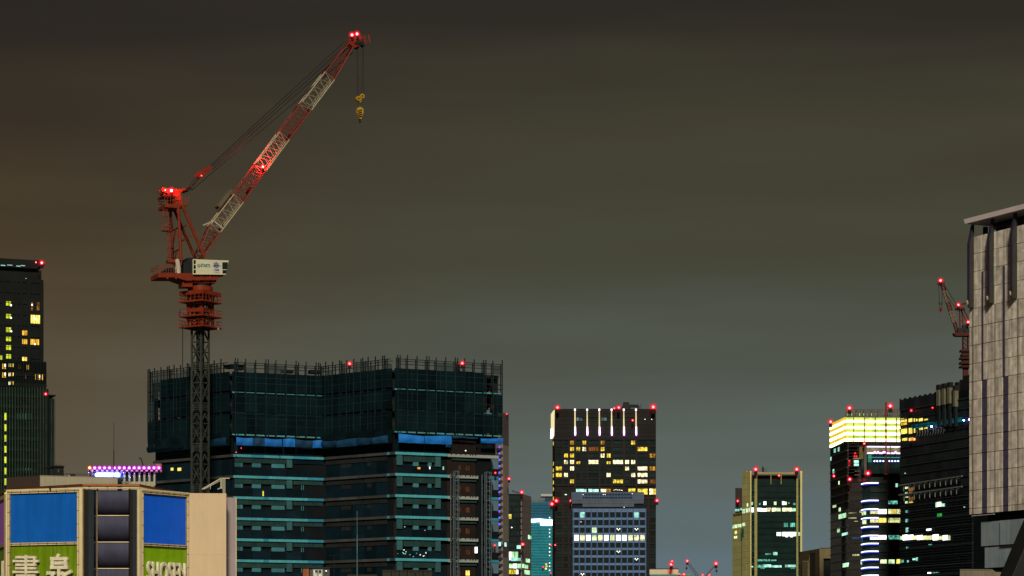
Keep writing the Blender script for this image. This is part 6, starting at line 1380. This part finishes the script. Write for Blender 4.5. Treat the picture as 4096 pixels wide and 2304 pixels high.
# low parapet and dark gable in front
lp = thing('low_parapet', 'low brown panelled parapet at the bottom right corner', 'wall', (wx(3920, 300), 300, 0))
fp_ = Face(P2(3840, 300), P2(4004, 300)); tan = M('parapet_tan', (.20, .17, .12), var=.15, scale=.5, obj=.1)
for i, (xa, xb_) in enumerate(((3840, 3863), (3863.6, 3885), (3885.6, 3912), (3912.6, 3940), (3940.6, 3968), (3984, 4004))): px('panel', tan, lp, fp_, xa, 2279 if i < 5 else 2288, xb_, 2620, -.4, 0)
b = MB(); b.extr(fp_, [fp_.UZ(3968, 2640), fp_.UZ(3984, 2640), fp_.UZ(3984, 2288), fp_.UZ(3968, 2277)], -.4, 0); b.build('panel', tan, lp)
px('coping', tan, lp, fp_, 3839, 2277, 3967, 2279.5, -.5, .08)
gb = thing('dark_gable', 'dark sloping roof edge cutting the bottom right corner', 'roof', (wx(4100, 210), 212, 0))
fgb = Face(P2(4030, 210), P2(4200, 210)); b = MB(); b.extr(fgb, [fgb.UZ(4050, 2620), fgb.UZ(4200, 2620), fgb.UZ(4200, 1953), fgb.UZ(4050, 2306), fgb.UZ(4050, 2330)], -6, 0); b.build('gable', M('gable_dark', (.018, .02, .018), var=.3), gb)
b = MB(); b.bar(fgb.p(4049, 2308, .05), fgb.p(4199, 1955, .05), .12, .10); b.build('verge', dark_metal, gb)

# ================================================================== roof-top things along the bottom edge
lr = thing('flat_roofed_annex', 'low flat roof below the unfinished tower, its dark parapet at the bottom edge', 'building', (wx(1470, 335), 336, 0))
fq = Face(P2(1195, 330), P2(1760, 330)); b = MB(); b.prism(footprint([fq.A, fq.B], 14, 0), 0, fq.Z(1470, 2312)); b.build('body', conc_d, lr)
px('parapet', M('parapet_brown', (.03, .028, .02)), lr, fq, 1390, 2298, 1508, 2312, -.4, 0)
zf = fq.Z(1470, 2312)
sh = thing('rooftop_shed', 'small rooftop shed with orange door and bright window at the bottom edge', 'shed', (wx(1260, 332), 332, zf))
px('wall', M('shed_wall', (.09, .09, .075), var=.2), sh, fq, 1236, 2272, 1316, 2312, -3.5, -1); px('door', M('shed_orange', (.36, .12, .04), var=.2, streak=.2), sh, fq, 1209.6, 2272, 1233, 2312, -2.5, -.9)
px('roof_edge', dark_metal, sh, fq, 1208, 2269, 1318, 2272.5, -3.6, -.8); sw = px('window', E('shed_window', (1.0, .95, .65), .75, .35, 1.5), sh, fq, 1252, 2279, 1287, 2312, -1, -.93)
for a in ((1249.5, 2277, 1252.5, 2312), (1286, 2277, 1289.5, 2312), (1249.5, 2276, 1289.5, 2279.5), (1268, 2279, 1271, 2312), (1252, 2292, 1287, 2294)): px('window_frame', steel if a[0] != 1268 else black, sw, fq, *a, -1, -.86)
px('hanging', black, sw, fq, 1258, 2280, 1267, 2290, -.93, -.9); px('hanging', black, sw, fq, 1273, 2280, 1283, 2291, -.93, -.9)
beacon(sh, fq.p(1303, 2283, -.7), .12, 'white', 6, halo=.5, name='wall_lamp')
for i, (xa, xb_) in enumerate(((1528, 1563), (1565, 1595), (1597, 1627), (1629.5, 1658), (1661, 1690), (1693, 1727))):
    o = thing('cooling_unit', ['first', 'second', 'third', 'fourth', 'fifth', 'last'][i] + ' from the left of six dark rooftop cooling units at the bottom edge', 'cooling unit', fq.pt(fq.U((xa + xb_) / 2), zf, -1.5), 'cooling units on the low roof')
    px('casing', M('unit_olive', (.032, .032, .022), var=.25, obj=.15) if i == 0 else MATS['unit_olive'], o, fq, xa, 2281, xb_, 2312, -2.4, -1); px('top_lip', MATS['unit_olive'], o, fq, xa - .8, 2278.5, xb_ + .8, 2282, -2.5, -.9)
    px('louver', dark_metal, o, fq, xa + 10, 2285.5, xb_ - 8, 2287, -1, -.93)
pl = MB(); pl.tube(P3(1428.5, 2312, 329), P3(1428.5, 2140, 329), .055, 8); pl.tube(P3(1428.5, 2140, 329), P3(1428.5, 2044, 329), .035, 8)
tag(pl.build('flag_pole', M('pole_teal', (.16, .30, .32), rough=.4, metal=.3)), 'slim pale pole rising from the low roof', 'pole')
ta = MB(); ta.tube(P3(1336, 2312, 331), P3(1336, 2219, 331), .035, 6); ta.tube(P3(1318, 2224, 331), P3(1352, 2219, 331), .025, 5)
for i in range(6): ta.tube(P3(1320 + i * 6, 2220, 331), P3(1320 + i * 6, 2226 - i * .6, 331), .02, 4)
tag(ta.build('tv_aerial', black), 'dark television aerial on the low roof', 'aerial')
